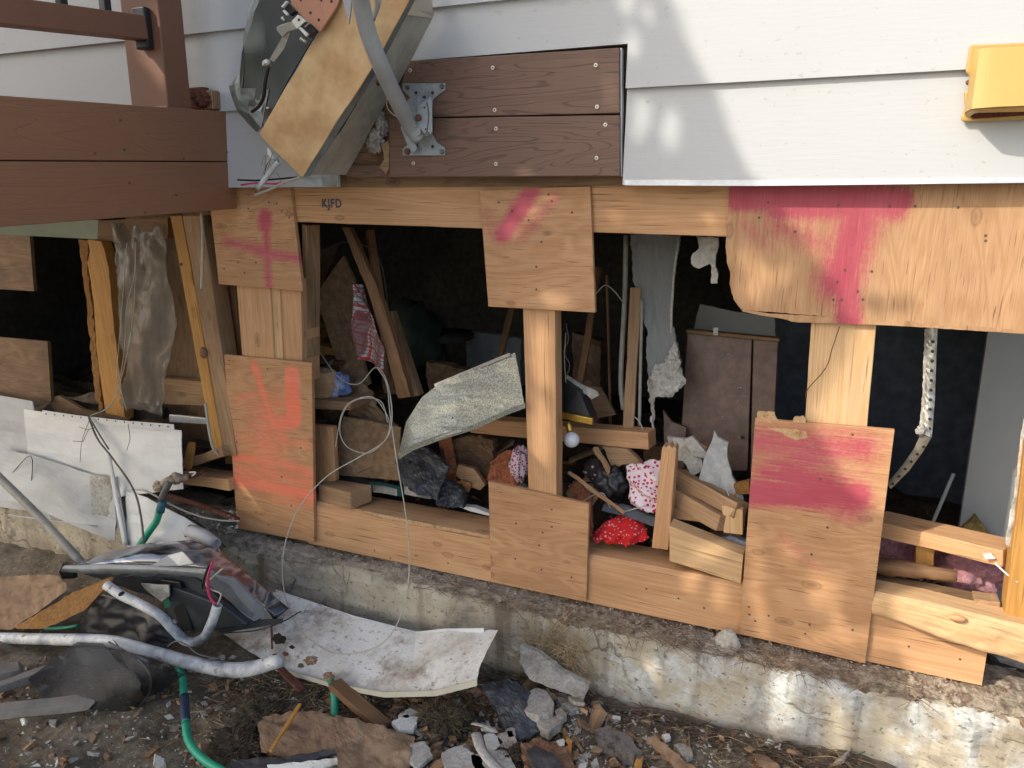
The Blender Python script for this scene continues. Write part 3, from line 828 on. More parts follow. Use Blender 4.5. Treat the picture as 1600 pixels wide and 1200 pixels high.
def pm_low(px, py):
    return max(cap(px, py, 1190, 690, 1350, 700, 24, 18) * .7, cap(px, py, 1185, 770, 1340, 775, 22, 12), cap(px, py, 1230, 740, 1330, 780, 30, 24) * .9, cap(px, py, 1380, 690, 1340, 760, 8, 24) * .5, cap(px, py, 1200, 740, 1310, 700, 26, 18) * .7, cap(px, py, 1350, 790, 1300, 790, 10, 18) * .5, cap(px, py, 1220, 840, 1280, 890, 8, 16) * .35)
YG = -.0135
def gusset(label, A, B, mat, paint, nl, n=56, m=56, y=YG, rag=0.0, grain=(1, 0, 0), group=None):
    t = thing('plywood_gusset', label, 'plywood board', group)
    A = [(a[0], a[1], y) for a in A]; B = [(b[0], b[1], y) for b in B]
    patch('board', A, B, n, m, .0120, mat, t, paint=paint, rag=rag, grain=grain, bevel=.0009,
          bump=lambda u, v, px, py: .0006 * fbm(px * .02, py * .02, 3))
    nails(nl, y - .0003, t)
    return t
gusset('square plywood board with a pink sprayed cross, tucked under the brown deck boards', [(324, 284), (342, 444)], [(453, 288), (473, 455)], M['ply_pink'], pm_cross,
       [(400, 300), (432, 318), (388, 326), (420, 316), (452, 340), (372, 410), (400, 410), (382, 426), (440, 330), (350, 420)])
gusset('tall narrow plywood board with coral red spray marks standing at the left post', [(350, 554), (371, 826)], [(487, 567), (491, 848)], M['ply_coral'], pm_coral,
       [(358, 563), (418, 577), (370, 690), (400, 800), (455, 790), (420, 820), (470, 700), (440, 745)], 40, 70)
gusset('square plywood board with a pink slash on top of the middle post', [(749, 298), (763, 479)], [(922, 291), (930, 488.5)], M['ply_pink'], pm_slash,
       [(779, 316), (862, 314), (894, 332), (826, 344), (846, 378), (838, 417), (838, 452), (800, 330), (857, 304)])
gusset('plain square plywood board nailed at the foot of the middle post', [(763, 752), (767, 905)], [(920, 788), (916, 940)], M['ply'], None,
       [(862, 796), (806, 818), (848, 832), (842, 852), (805, 873), (846, 890), (893, 902), (862, 823)])
t = gusset('large weathered plywood sheet with pink paint and a ragged left edge below the siding', [(1140, 288), (1138, 330), (1134, 380), (1135, 410), (1141, 425), (1140, 445), (1147, 470), (1158, 484)], [(1650, 283), (1650, 524)], M['ply_big'], pm_big,
       [(1200, 316), (1186, 340), (1310, 320), (1390, 322), (1430, 322), (1497, 324), (1242, 362), (1320, 422), (1308, 440), (1315, 468), (1340, 455), (1348, 468), (1302, 468), (1362, 424), (1540, 368), (1540, 376)], 60, 150, rag=1.2, grain=(0, 0, 1))
# lower ragged flange of the big sheet
patch('board', [(1157, 482, YG), (1200, 490, YG), (1400, 500, YG), (1650, 520, YG)], [(1160, 487, YG), (1185, 492, YG), (1222, 498, YG), (1232, 500, YG), (1236, 503, YG), (1330, 506, YG), (1420, 510, YG), (1650, 525, YG)], 120, 6, .011, M['ply_big'], t, paint=pm_big, rag=.6, grain=(0, 0, 1))
t = gusset('tall plywood board with a broken top corner and magenta paint at the right post', [(1180, 654), (1155, 990)], [(1398, 672), (1352, 1037)], M['ply_pink'], pm_low,
       [(1332, 679), (1282, 748), (1293, 824), (1268, 866), (1170, 948), (1171, 960), (1201, 962), (1265, 976), (1258, 990), (1332, 984), (1180, 970)], 70, 80)
# splintered top edge: bare plies
slab('splintered_edge', [(1181, 656, YG), (1184, 643, YG), (1210, 644, YG), (1214, 655, YG), (1222, 661, YG), (1236, 662, YG), (1241, 652, YG), (1255, 650, YG), (1259, 655, YG), (1256, 664, YG), (1215, 664, YG)], .0065, M['osb_core'], t, jag=1.2, step=4)
slab('splintered_edge', [(1200, 668, YG - .0004), (1232, 670, YG - .0004), (1258, 674, YG - .0004), (1262, 684, YG - .0004), (1244, 688, YG - .0004), (1226, 680, YG - .0004)], .0025, M['osb_core'], t, jag=1.2, step=5)

# loose lumber on the beam
ll = thing('loose_lumber', 'short pale two by four offcut lying on the beam beside the tall magenta board', 'lumber')
plank('offcut', (1046, 822), (1161, 868), (1158, 912), (1046, 877), -.0005, .05, M['fir_pale'], ll, grain=(1, 0, -.1))
def block():
    p = [W(497, 776, -.0), W(548, 790, -.045), W(582, 784, -.0), W(562, 752, .10), W(500, 748, .09), W(505, 752, .03)]
    c = [W(496, 757, .02), W(547, 770, -.01), W(581, 757, .05), W(520, 748, .095)]
    V = c + [v + Vector((0, 0, -.052)) for v in c]
    return mk('lumber_offcut', V, [(0, 1, 2, 3), (7, 6, 5, 4), (0, 4, 5, 1), (1, 5, 6, 2), (2, 6, 7, 3), (3, 7, 4, 0)], M['fir_old'], grain=c[1] - c[0], bevel=.004)
tag(block(), 'short weathered block of lumber resting on the beam beside the coral board', 'lumber')
lg = thing('rough_lumber', 'thick rough pale timber with a knot lying slanted over the right end of the beam', 'lumber')
def roughlog():
    A = [(1362, 925, -.012), (1440, 940, -.03), (1520, 960, -.045), (1650, 990, -.06)]
    B = [(1362, 962, -.016), (1400, 972, -.03), (1480, 1002, -.045), (1650, 1055, -.06)]
    patch('timber', A, B, 60, 12, .06, M['fir_pale'], lg, bump=lambda u, v, px, py: .004 * fbm(px * .02, py * .04, 8) - .006 * (abs(v - .5) * 2) ** 4, grain=(1, 0, -.2), bevel=.002)
    lump('knot', W(1496, 966, -.049), (.017, .006, .008), M['fir'], lg, 3, 2, .12)
roughlog()

# ================================================================ WALL BOARDS AND BRACKET
wb = thing('wall_mounting_boards', 'two brown composite boards screwed to the wall under the mast bracket', 'board')
plank('composite_board', (638, 95), (968, 74.5), (968, 177), (612, 184), -.058, .024, M['trex'], wb, grain=(1, 0, 0), bevel=.002, warp=.0006)
plank('composite_board', (608, 186), (968, 179.5), (969, 275), (608, 277), -.059, .024, M['trex'], wb, grain=(1, 0, 0), bevel=.002, warp=.0006)
plank('board_end_cap', (968.6, 75), (972, 75), (972, 275), (969.2, 275), -.052, .016, M['dull_white'], wb)
nails([(770, 106), (931, 102), (773, 172), (933, 167), (775, 201), (946, 195), (775, 256), (932, 247), (646, 255), (641, 110)], -.0595, wb, screw_big, 'screw', .8)
plank('hidden_board', (540, 258), (615, 258), (615, 277), (540, 277), -.035, .02, M['trex'], wb)
cav = thing('torn_cavity_filling', 'torn white insulation and splinters in the gap beside the brown boards', 'insulation')
lump('fluff', W(588, 222, -.03), (.022, .014, .022), M['insul_white'], cav, 2, 4, .9, 3)
lump('fluff', W(596, 196, -.02), (.013, .012, .028), M['insul_white'], cav, 5, 4, .8, 3)
slab('splinter', [(596, 225, -.06), (607, 218, -.06), (608, 262, -.06), (603, 272, -.06), (592, 262, -.06), (600, 250, -.06)], .008, M['fir_old'], cav, jag=1.5, step=6)
slab('dark_hollow', [(538, 196, .0), (612, 180, .0), (612, 262, .0), (538, 262, .0)], .01, M['void'], cav)  # near-black sheet stands in for the shaded hollow

ms = thing('satellite_dish_mast', 'curved grey steel mast bolted to the brown boards with an hourglass bracket', 'mast')
bp = [(629, 130), (695, 130), (695, 141), (684, 149), (676, 156), (674, 175), (674, 208), (682, 222), (695, 231), (695, 243), (629, 243), (629, 233), (640, 222), (632, 205), (626, 185), (634, 160), (640, 152), (629, 140)]
slab('wall_plate', [(x, y, -.064) for x, y in bp], .004, M['bracket'], ms, bevel=.0008)
slab('pivot_cheek', [(x, y, -.124) for x, y in [(672, 152), (674, 158), (675, 205), (668, 216), (655, 198), (650, 180), (656, 162)]], .004, M['bracket'], ms, bevel=.0008)
slab('cheek_web', [(x, y, -.066) for x, y in [(672, 156), (676, 158), (676, 212), (669, 216)]], .004, M['bracket'], ms, back=(0, -14, 0))
slab('pivot_cheek', [(x, y, -.085) for x, y in [(626, 183), (634, 190), (652, 232), (645, 240), (636, 226), (626, 200)]], .004, M['bracket'], ms, bevel=.0008)
tube('mast_tube', [W(556, -80, -.40), W(562, -10, -.345), W(575, 50, -.305), W(594, 100, -.265), (W(617, 150, -.20)), W(640, 195, -.125), W(655, 216, -.10)], .0175, M['mast'], ms, 20, 8)
tube('clamp', [W(566, -30, -.37), W(590, -5, -.365), W(584, 30, -.335)], [.016, .014, .006], M['mast'], ms, 8, 4, .5)
slab('mast_fin', [(530, -20, -.33), (548, -20, -.33), (549, 8, -.33), (545, 38, -.33), (538, 10, -.33)], .003, M['mast'], ms)
tube('pivot_slot', [W(639, 205, -.0995), W(647, 210, -.0995)], .0065, M['black'], ms, 8, 3, .5)
boltm = disc_mesh('bolt_head', .0062, .005, M['bolt'], 6)
rb = disc_mesh('rusty_bolt', .0075, .006, plain('rusty bolt', (.16, .07, .04), .6, .4, .4, 90), 10)
for p, y in (((691, 135), -.064), ((637, 137), -.064), ((691, 237), -.064), ((668, 210), -.124)): stamp(boltm, 'bolt', W(*p, y), ms)
for p, y in (((637, 237), -.064), ((654, 184), -.127)): stamp(rb, 'rusty_bolt', W(*p, y), ms)
holem = disc_mesh('plate_hole', .004, .0006, M['black'], 8)
for p in ((650, 145), (676, 145), (663, 152), (651, 228), (676, 229)): stamp(holem, 'plate_hole', W(*p, -.0642), ms)
for p in ((663, 168), (665, 202)): stamp(holem, 'plate_hole', W(*p, -.1242), ms, .6)
tube('slot', [W(667, 160, -.1246), W(670, 180, -.1246), W(667, 206, -.1246)], .0011, M['black'], ms, 6, 4)
tube('thin_wire', [W(604, 152, -.12), W(606, 170, -.125), W(622, 184, -.13), W(650, 197, -.135)], .0011, M['wire_white'], ms, 5, 5)
tube('thin_wire', [W(592, 175, -.07), (W(590, 150, -.1)), W(604, 138, -.12)], .0012, M['wire_black'], ms, 5, 5)
tube('red_wire', [W(605, 150, -.10), W(607, 172, -.09), W(626, 184, -.08)], .001, M['wire_pink'], ms, 5, 5)

# ================================================================ ELECTRICAL PANEL
ep = thing('electrical_panel', 'wrecked electrical service panel hanging upside down off the white wall', 'electrical panel')
YT = -.235
tanpoly = [(405, 210), (438, 252), (472, 277), (500, 232), (540, 170), (583, 102), (612, 52), (640, -30), (536, -30), (500, 48), (455, 124)]
def tanface():
    A = [(405, 209, YT), (452, 128, YT + .0), (500, 48, YT), (545, -40, YT)]
    B = [(472, 277, YT + .01), (526, 190, YT), (583, 103, YT), (660, -40, YT)]
    patch('front_plate', A, B, 40, 20, .003, M['panel_tan'], ep, bump=lambda u, v, px, py: .004 * nz(px * .012, py * .02, 4) + .003 * (1 - abs(v - .5) * 2) ** .5)
tanface()
patch('plate_lip', [(472, 277, YT + .012), (526, 190, YT + .004), (583, 103, YT + .004), (640, -5, YT + .004)], [(483, 275, YT + .02), (537, 192, YT + .02), (590, 108, YT + .02), (650, -5, YT + .02)], 20, 4, .003, M['panel_edge'], ep)
patch('box_side', [(486, 273, -.20), (538, 196, -.20), (591, 112, -.2), (606, 50, -.2), (622, 10, -.20)], [(540, 273, -.062), (575, 206, -.065), (618, 136, -.065), (676, 28, -.075), (678, 20, -.08)], 30, 16, .003, M['panel_grey'], ep, bump=lambda u, v, px, py: .005 * nz(px * .015, py * .015, 6))
patch('box_end', [(628, 22, -.19), (634, -40, -.20)], [(676, 28, -.078), (672, -40, -.09)], 8, 12, .003, plain('beige enamel steel', (.48, .42, .31), .45, .1, .12, 20), ep)
patch('copper_side', [(583, -30, -.225), (600, 60, -.222)], [(640, -30, -.21), (628, 24, -.21)], 8, 8, .002, M['copper'], ep)
patch('bottom_flange', [(470, 276, -.20), (500, 276, -.17), (527, 275, -.11)], [(478, 289, -.20), (505, 291, -.17), (526, 292, -.115)], 10, 4, .002, M['panel_grey'], ep, rag=2)
# the swung-open cover: dark inside, scuffed rim
patch('cover_inside', [(420, -40, -.17), (395, 30, -.17), (378, 80, -.17), (374, 120, -.165), (378, 165, -.155)], [(545, -40, -.20), (505, 35, -.20), (480, 75, -.20), (450, 125, -.20), (428, 168, -.20)], 24, 16, .003, M['panel_dark'], ep)
patch('cover_rim', [(415, -40, -.12), (388, 15, -.12), (378, 75, -.12), (376, 112, -.12), (357, 136, -.12), (369, 172, -.12), (400, 206, -.12)], [(422, -40, -.17), (397, 20, -.17), (384, 78, -.17), (380, 120, -.17), (378, 136, -.165), (392, 168, -.16), (412, 196, -.18)], 30, 8, .003, M['panel_edge'], ep, bump=lambda u, v, px, py: .003 * nz(px * .05, py * .05, 6))
patch('cover_rim', [(376, 138, -.17), (400, 138, -.175), (420, 140, -.19)], [(372, 170, -.16), (390, 178, -.16), (408, 200, -.19)], 12, 8, .003, M['panel_edge'], ep, bump=lambda u, v, px, py: .003 * nz(px * .08, py * .08, 2))
slab('bus_board', [(452, -30, -.252), (540, -30, -.252), (526, 10, -.252), (500, 50, -.252), (468, 22, -.252), (455, 8, -.252)], .006, M['copper'], ep, bevel=.001)
for p in ((470, 0), (502, 0), (518, 2), (498, 31), (485, 20), (520, -10)): stamp(holem, 'board_hole', W(*p, -.2525), ep, .8)
slab('terminal_block', [(x, y, -.264) for x, y in ((455, 33), (465, 23), (477, 33), (464, 45))], .012, M['block_cream'], ep, bevel=.0008)
stamp(holem, 'terminal_screw', W(467, 31, -.2645), ep, .8)
slab('terminal_frame', [(x, y, -.262) for x, y in ((466, 43), (477, 33), (492, 49), (482, 58))], .014, M['black'], ep, bevel=.0008)
slab('terminal_frame', [(x, y, -.262) for x, y in ((442, 16), (451, 6), (461, 17), (452, 24))], .014, M['black'], ep, bevel=.0008)
for a in (((466, 44), (469, 42), (481, 53), (478, 57)), ((441, 17), (444, 15), (450, 22), (447, 24)), ((475, 42), (483, 35), (484, 36), (476, 43)), ((439, 10), (447, 1), (449, 3), (441, 12))):
    slab('terminal_clip', [(x, y, -.268) for x, y in a], .006, M['block_cream'] if a[0][0] < 470 else M['zinc'], ep, bevel=.0005)
slab('bus_strap', [(x, y, -.258) for x, y in ((440, 38), (455, 34), (465, 45), (448, 50), (441, 58), (432, 47), (432, 42))], .004, M['zinc'], ep, bevel=.0006)
tube('lug_screw', [W(470, 60, -.258), W(478, 66, -.256)], .0045, M['zinc'], ep, 8, 3)
tube('lug_screw', [W(441, 27, -.258), W(445, 33, -.256)], .0045, M['zinc'], ep, 8, 3)
slab('bus_strap', [(x, y, -.253) for x, y in ((446, 50), (454, 50), (444, 76), (428, 97), (421, 93), (434, 70))], .003, M['zinc'], ep)
lump('lug_nut', W(417, 99, -.25), (.011, .008, .009), M['zinc'], ep, 2, 2, .2, 2, False)
tube('ground_cable', [W(419, 104, -.25), W(414, 128, -.245), W(412, 150, -.235), W(405, 165, -.22), W(394, 174, -.20)], .0045, M['wire_black'], ep, 8, 6)
slab('torn_hole', [(398, 166, -.1905), (404, 162, -.1905), (410, 166, -.1905), (407, 174, -.1905), (400, 172, -.1905)], .001, M['siding'], ep)
tube('conduit_stub', [W(436, 252, -.16), W(420, 272, -.15), W(403, 294, -.145)], .0065, M['pipe_white'], ep, 10, 3, hollow=True)
tube('white_wire', [W(470, 277, -.20), W(445, 285, -.17), W(420, 297, -.15), W(398, 305, -.14)], .0032, M['wire_white'], ep, 6, 5)
tube('pink_wire', [W(460, 281, -.17), W(430, 287, -.15), W(400, 286, -.14), W(377, 289, -.13)], .0026, M['wire_pink'], ep, 6, 5)
tube('black_wire', [W(463, 277, -.17), W(430, 280, -.15), W(400, 282, -.14), W(372, 281, -.13)], .0026, M['wire_black'], ep, 6, 5)
tube('knob', [W(592, 118, -.215), W(594, 124, -.225), W(591, 130, -.215)], .006, M['rust'], ep, 8, 3)
for i in range(7):
    a = W(408 + 6 * i, 262 + rnd.uniform(-10, 10), -.075)
    tube('twig', [a, a + Vector((rnd.uniform(-.03, .02), -.004, rnd.uniform(-.02, .04))), a + Vector((rnd.uniform(-.06, .02), -.01, rnd.uniform(-.05, .01)))], .0006, M['root'], ep, 4, 3)

# ================================================================ VENT HOOD
vh = thing('vent_hood', 'yellow plastic vent hood on the white siding at the right edge', 'vent hood')
fl = [(1516, 70), (1660, 64), (1660, 185), (1504, 190), (1502, 184), (1508, 168), (1507, 145), (1517, 133), (1519, 122), (1509, 112)]
slab('flange', [(x, y, -.066) for x, y in fl], .010, M['vent'], vh, bevel=.003)
def hood():
    A = [(1531, 76, -.072), (1560, 74, -.072), (1660, 70, -.072)]
    B = [(1518, 170, -.13), (1560, 167, -.135), (1660, 163, -.135)]
    patch('hood_face', A, B, 20, 20, .003, M['vent'], vh, bump=lambda u, v, px, py: .004 * math.sin(min(1, u * 6) * 1.57))
    patch('hood_cheek', [(1531, 76, -.0725), (1524, 125, -.1), (1518, 170, -.1305)], [(1524, 76, -.066), (1514, 125, -.066), (1507, 176, -.066)], 16, 8, .002, M['vent'], vh)
    patch('hood_lip', [(1507, 178, -.068), (1518, 171, -.1295), (1660, 164, -.135)], [(1512, 184, -.068), (1525, 176, -.12), (1660, 173, -.13)], 24, 4, .002, M['vent'], vh)
hood()
slab('vent_mouth', [(1514, 178, -.0665), (1528, 172, -.0665), (1660, 164, -.0665), (1660, 176, -.0665), (1520, 186, -.0665)], .001, M['rust'], vh)
stamp(rb, 'rusty_screw', W(1513, 129, -.06), vh, .6)

# ================================================================ DECK
XF = W(365, 250, -.03).x
dk = thing('deck', 'brown composite deck with a railing post at the left of the wall', 'deck')
def fascia(name, pts, mat, th=.024):
    """board in the plane x = XF, facing the opening"""
    P = [X(px, py, XF) for px, py in pts]
    V = P + [p + Vector((-th, 0, 0)) for p in P]; n = len(P)
    Fc = [tuple(range(n)), tuple(range(2 * n - 1, n - 1, -1))] + [(i, (i + 1) % n, n + (i + 1) % n, n + i) for i in range(n)]
    return mk(name, V, Fc, mat, dk, grain=(0, 1, 0), bevel=.002, tri=True)
fascia('fascia_board', [(-420, 105), (0, 149), (180, 162), (361, 175), (362, 252), (0, 250), (-420, 248)], M['trex_red'])
fascia('fascia_board', [(-420, 250), (0, 252), (362, 253.5), (371, 326), (180, 341), (0, 355), (-420, 390)], M['trex_red'])
yend = -.9
for k, (pa, pb) in enumerate((((188, 188), (194, 234)), ((202, 286), (227, 332)), ((275, 305), (148, 240)), ((355, 238), (287, 248)))):
    for q in (pa, pb):
        me = screw_dark; o = stamp(me, 'screw', X(*q, XF) + Vector((.0008, 0, 0)), dk, 1.1); o.rotation_euler = (0, 0, R(90))
zt = X(180, 160, XF).z
for i in range(7):
    x1 = XF - .03 - .142 * i
    b = [(x1 - .136, -1.6), (x1, -1.6), (x1, -.06), (x1 - .136, -.06)]
    V = [Vector((x, y, zt - .035)) for x, y in b] + [Vector((x, y, zt - .012)) for x, y in b]
    mk('decking_board', V, [(0, 1, 2, 3), (7, 6, 5, 4), (0, 4, 5, 1), (1, 5, 6, 2), (2, 6, 7, 3), (3, 7, 4, 0)], M['trex_red'], dk, grain=(0, 1, 0), bevel=.002)
bar('joist', (XF - .05, -1.6, zt - .13), (XF - .05, -.06, zt - .13), .038, .18, M['fir_dark'], dk)
bar('ledger_board', (-3.2, -.075, zt - .1), (XF - .03, -.075, zt - .1), .03, .14, M['trex_red'], dk)
# railing post
PX1 = XF - .012
pa, pb = X(256, 100, PX1).y, X(293, 100, PX1).y
def boxobj(name, x0, x1, y0, y1, z0, z1, mat, parent, bevel=.003, grain=(0, 0, 1)):
    V = [(x0, y0, z0), (x1, y0, z0), (x1, y1, z0), (x0, y1, z0), (x0, y0, z1), (x1, y0, z1), (x1, y1, z1), (x0, y1, z1)]
    return mk(name, V, [(0, 1, 2, 3), (7, 6, 5, 4), (0, 4, 5, 1), (1, 5, 6, 2), (2, 6, 7, 3), (3, 7, 4, 0)], mat, parent, bevel=bevel, grain=grain)
pw = PX1 - W(198, 100, pa).x
rpst = boxobj('railing_post', PX1 - pw, PX1, pa, pb, zt - .0, 1.3, M['brown_post'], dk)
boxobj('post_trim', PX1 - pw - .006, PX1 + .004, pa - .006, pb + .004, zt - .004, zt + .010, M['brown_post'], rpst)
# bracket and rail run out towards the viewer
pc = W(222, 45, pa - .012)
bh = (W(222, 12, pa).z - W(222, 78, pa).z) / 2
br = boxobj('rail_bracket', pc.x - .018, pc.x + .022, pa - .022, pa - .001, pc.z - bh, pc.z + bh, M['black'], dk, .004)
ra, rc = pc + Vector((0, 0, 0)), X(0, 19, pc.x)
rh = (W(205, 32, pa - .02).z - W(205, 68, pa - .02).z)
rz0 = X(0, 18, pc.x); rdir = (rz0 - Vector((pc.x, pa - .02, pc.z))); rdir = rdir / abs(rdir.y)
bar('lower_rail', Vector((pc.x, pa - .02, pc.z)), Vector((pc.x, pa - .02, pc.z)) + rdir * 1.2, .05, rh, M['brown_post'], dk)
for px in (165, 97, 10):
    p = X(px, 12, pc.x)
    bar('baluster', Vector((pc.x, p.y, pc.z + rh / 2 + rdir.z * (pa - .02 - p.y) - .01)), Vector((pc.x, p.y, pc.z + .9)), .018, .018, M['black'], dk, up=(0, 1, 0))
bar('top_rail', Vector((pc.x, pa - .02, pc.z + .92)), Vector((pc.x, -1.5, pc.z + .92)), .06, rh, M['brown_post'], dk)
sb = boxobj('splintered_block', *(lambda a, b: (a.x, b.x, -.075, -.05, b.z, a.z))(W(300, 138, -.06), W(326, 170, -.06)), M['rust'], dk)
lump('torn_end', W(314, 154, -.10), (.022, .02, .019), M['rust'], dk, 3, 3, .6, 3, False)
boxobj('trim_block', *(lambda a, b: (a.x, b.x, -.085, -.055, b.z, a.z))(W(328, 143, -.06), W(344, 172, -.06)), M['fir_old'], dk)

# ================================================================ WALL REMAINS UNDER THE DECK
def one(o, label, cat, group=None): return tag(o, label, cat, group)
wr = thing('broken_wall', 'remains of the dark plywood wall under the brown deck', 'wall')
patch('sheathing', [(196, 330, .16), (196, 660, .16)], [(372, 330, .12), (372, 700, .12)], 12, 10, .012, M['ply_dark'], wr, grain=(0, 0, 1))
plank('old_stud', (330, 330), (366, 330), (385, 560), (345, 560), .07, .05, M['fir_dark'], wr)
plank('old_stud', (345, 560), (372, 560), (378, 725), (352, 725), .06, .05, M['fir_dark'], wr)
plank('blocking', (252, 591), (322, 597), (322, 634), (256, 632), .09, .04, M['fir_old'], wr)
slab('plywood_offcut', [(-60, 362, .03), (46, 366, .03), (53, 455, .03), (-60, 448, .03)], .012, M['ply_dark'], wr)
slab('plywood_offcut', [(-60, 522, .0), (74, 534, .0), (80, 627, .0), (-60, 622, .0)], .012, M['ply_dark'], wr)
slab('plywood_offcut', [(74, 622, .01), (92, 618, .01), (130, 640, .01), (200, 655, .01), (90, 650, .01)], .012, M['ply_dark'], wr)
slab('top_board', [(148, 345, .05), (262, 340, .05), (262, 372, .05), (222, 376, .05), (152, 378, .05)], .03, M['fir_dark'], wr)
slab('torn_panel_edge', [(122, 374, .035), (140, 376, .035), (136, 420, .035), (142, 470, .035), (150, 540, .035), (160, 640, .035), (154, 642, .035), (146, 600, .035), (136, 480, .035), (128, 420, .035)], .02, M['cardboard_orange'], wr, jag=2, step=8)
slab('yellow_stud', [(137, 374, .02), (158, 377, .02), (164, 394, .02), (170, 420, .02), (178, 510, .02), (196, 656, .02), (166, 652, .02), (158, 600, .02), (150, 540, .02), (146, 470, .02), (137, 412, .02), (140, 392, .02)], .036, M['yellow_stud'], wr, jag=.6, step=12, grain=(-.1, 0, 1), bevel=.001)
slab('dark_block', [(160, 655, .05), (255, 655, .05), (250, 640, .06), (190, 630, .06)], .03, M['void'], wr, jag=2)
one(slab('fibreboard_sheet', [(-80, 338, -.25), (153, 344, -.12), (152, 374, -.10), (-80, 362, -.22)], .004, M['paper']), 'pale green fibreboard sheet hanging below the deck boards', 'panel')
lean = thing('leaning_timber', 'yellowed old timber leaning diagonally under the end of the deck', 'timber')
plank('timber', (266, 338), (284, 337), (350, 712), (336, 714), (.0, .0, -.02, -.02), .07, M['yellow_stud'], lean, bevel=.002)
plank('timber', (284.6, 337), (318, 336), (366, 560), (372, 712), (.002, .002, -.018, -.018), .06, M['fir_old'], lean, bevel=.002) if False else plank('timber', (284.6, 337), (316, 336), (370, 712), (350.6, 712), (.002, .002, -.018, -.018), .06, M['fir_old'], lean, bevel=.002)
lump('knot', W(318, 551, -.012), (.013, .008, .018), M['fir_dark'], lean, 3, 2, .2)
lump('knot', W(284, 413, -.002), (.008, .004, .006), M['fir_dark'], lean, 5, 2, .2)
one(tube('white_conduit', [W(315, 333, -.012), W(317, 370, -.014), W(316, 420, -.016), W(315, 451, -.018)], .0042, M['wire_white'], None, 8), 'short white cable hanging down along the leaning timber', 'cable')
one(tube('white_conduit', [W(321, 630, -.04), W(326, 668, -.045), W(333, 700, -.045), W(343, 712, -.03)], .0052, M['pipe_dull'], None, 8, flat=.6), 'flat white strap hanging at the foot of the leaning timber', 'strap')
one(plank('perforated_rail', (264, 648), (334, 655), (334, 664), (265, 660), .03, .01, M['trim']), 'blue grey metal rail behind the leaning timber', 'rail')
lowt = thing('floor_lumber', 'two old boards lying between the leaning timber and the coral board', 'lumber')
bar('board', W(300, 722, .05), W(366, 700, -.0), .08, .03, M['fir_old'], lowt)
bar('board', W(296, 742, .02), W(372, 752, -.0), .07, .035, M['fir'], lowt)
one(slab('wood_splinter', [(292, 736, -.03), (288, 716, -.03), (294, 692, -.03), (301, 693, -.03), (300, 708, -.03), (296, 734, -.03)], .012, M['yellow_stud'], jag=.7, step=8), 'small upright yellow splinter beside the corner of the white panel', 'splinter')
# plastic film
def film_sheet():
    A = [(170, 348, .04), (180, 430, .0), (186, 520, -.01), (196, 580, -.01), (192, 636, .0)]
    B = [(262, 350, .06), (262, 420, .03), (271, 510, .02), (262, 570, .02), (250, 650, .02)]
    def bp(u, v, px, py): return .006 * math.sin(px * .11 + 6 * nz(py * .013, px * .01)) + .022 * fbm(px * .022, py * .009, 4) + .006 * fbm(px * .09, py * .05, 5)
    return patch('plastic_sheet', A, B, 60, 36, .0006, M['film'], None, bump=bp, rag=2, smooth=True)
one(film_sheet(), 'crumpled clear plastic film hanging behind the thin white wires', 'plastic film')
dw = thing('hanging_wires', 'three thin white wires hanging beside the yellow stud', 'wires')
tube('wire', [W(198, 380, -.02), W(193, 450, -.02), W(184, 560, -.03), W(183, 590, -.04), W(190, 615, -.05), W(198, 642, -.05)], .0013, M['wire_white'], dw, 6)
tube('wire', [W(211, 378, -.02), W(210, 430, -.02), W(198, 480, -.03), W(194, 550, -.03), W(185, 600, -.04), W(172, 635, -.05), W(138, 651, -.06)], .0013, M['wire_white'], dw, 6)
tube('wire', [W(212, 378, -.02), W(210, 470, -.02), W(203, 530, -.03), W(190, 590, -.04), W(178, 625, -.05), W(160, 642, -.055), W(139, 652, -.06), W(130, 680, -.065), W(127, 710, -.065)], .0013, M['wire_white'], dw, 6)

# ================================================================ FALLEN SIDING PANELS AT LEFT
wrk = lambda a, b: (lambda u, v, px, py: a * fbm(px * .012, py * .02, b) + a * .25 * fbm(px * .06, py * .06, b))
fp = thing('fallen_siding', 'fallen white siding panels leaning on the foundation at the left', 'siding')
patch('panel', [(-60, 605, -.06), (0, 618, -.06), (50, 627, -.06), (53, 640, -.06)], [(-60, 780, -.10), (0, 792, -.10), (60, 800, -.10), (80, 815, -.10)], 20, 20, .002, M['dull_white'], fp, bump=wrk(.005, 3))
patch('panel', [(36, 640, -.07), (120, 650, -.075), (200, 662, -.075), (283, 673, -.07)], [(50, 792, -.12), (110, 800, -.12), (190, 775, -.125), (286, 764, -.11)], 40, 30, .002, M['white_metal'], fp, bump=wrk(.004, 5), rag=.5)
patch('nailing_flange', [(66, 641, -.078), (120, 649, -.083), (200, 658, -.083), (271, 663, -.078)], [(66, 648, -.079), (120, 658, -.084), (200, 667, -.084), (272, 672, -.079)], 40, 3, .002, M['white_metal'], fp)
for i in range(15): stamp(holem, 'flange_slot', W(72 + 13.6 * i, 646.5 + 1.45 * i, -.0835 + (.001 if i > 12 else 0)), fp, .75)
patch('panel', [(0, 700, -.11), (50, 712, -.115), (142, 741, -.12), (180, 750, -.12)], [(-20, 775, -.15), (50, 790, -.15), (100, 815, -.155), (180, 845, -.16)], 24, 16, .002, M['dull_white'], fp, bump=wrk(.006, 8), rag=1.2)
patch('panel', [(142, 741, -.128), (176, 745, -.13), (184, 790, -.13)], [(142, 800, -.15), (150, 818, -.15), (186, 830, -.15)], 14, 12, .002, M['drywall_pale'], fp, bump=wrk(.008, 9), rag=1.5)
tube('open_seam', [W(13, 746, -.128), W(48, 712, -.128), W(49, 760, -.135), W(49, 785, -.14)], .0014, M['black'], fp, 5, 4)
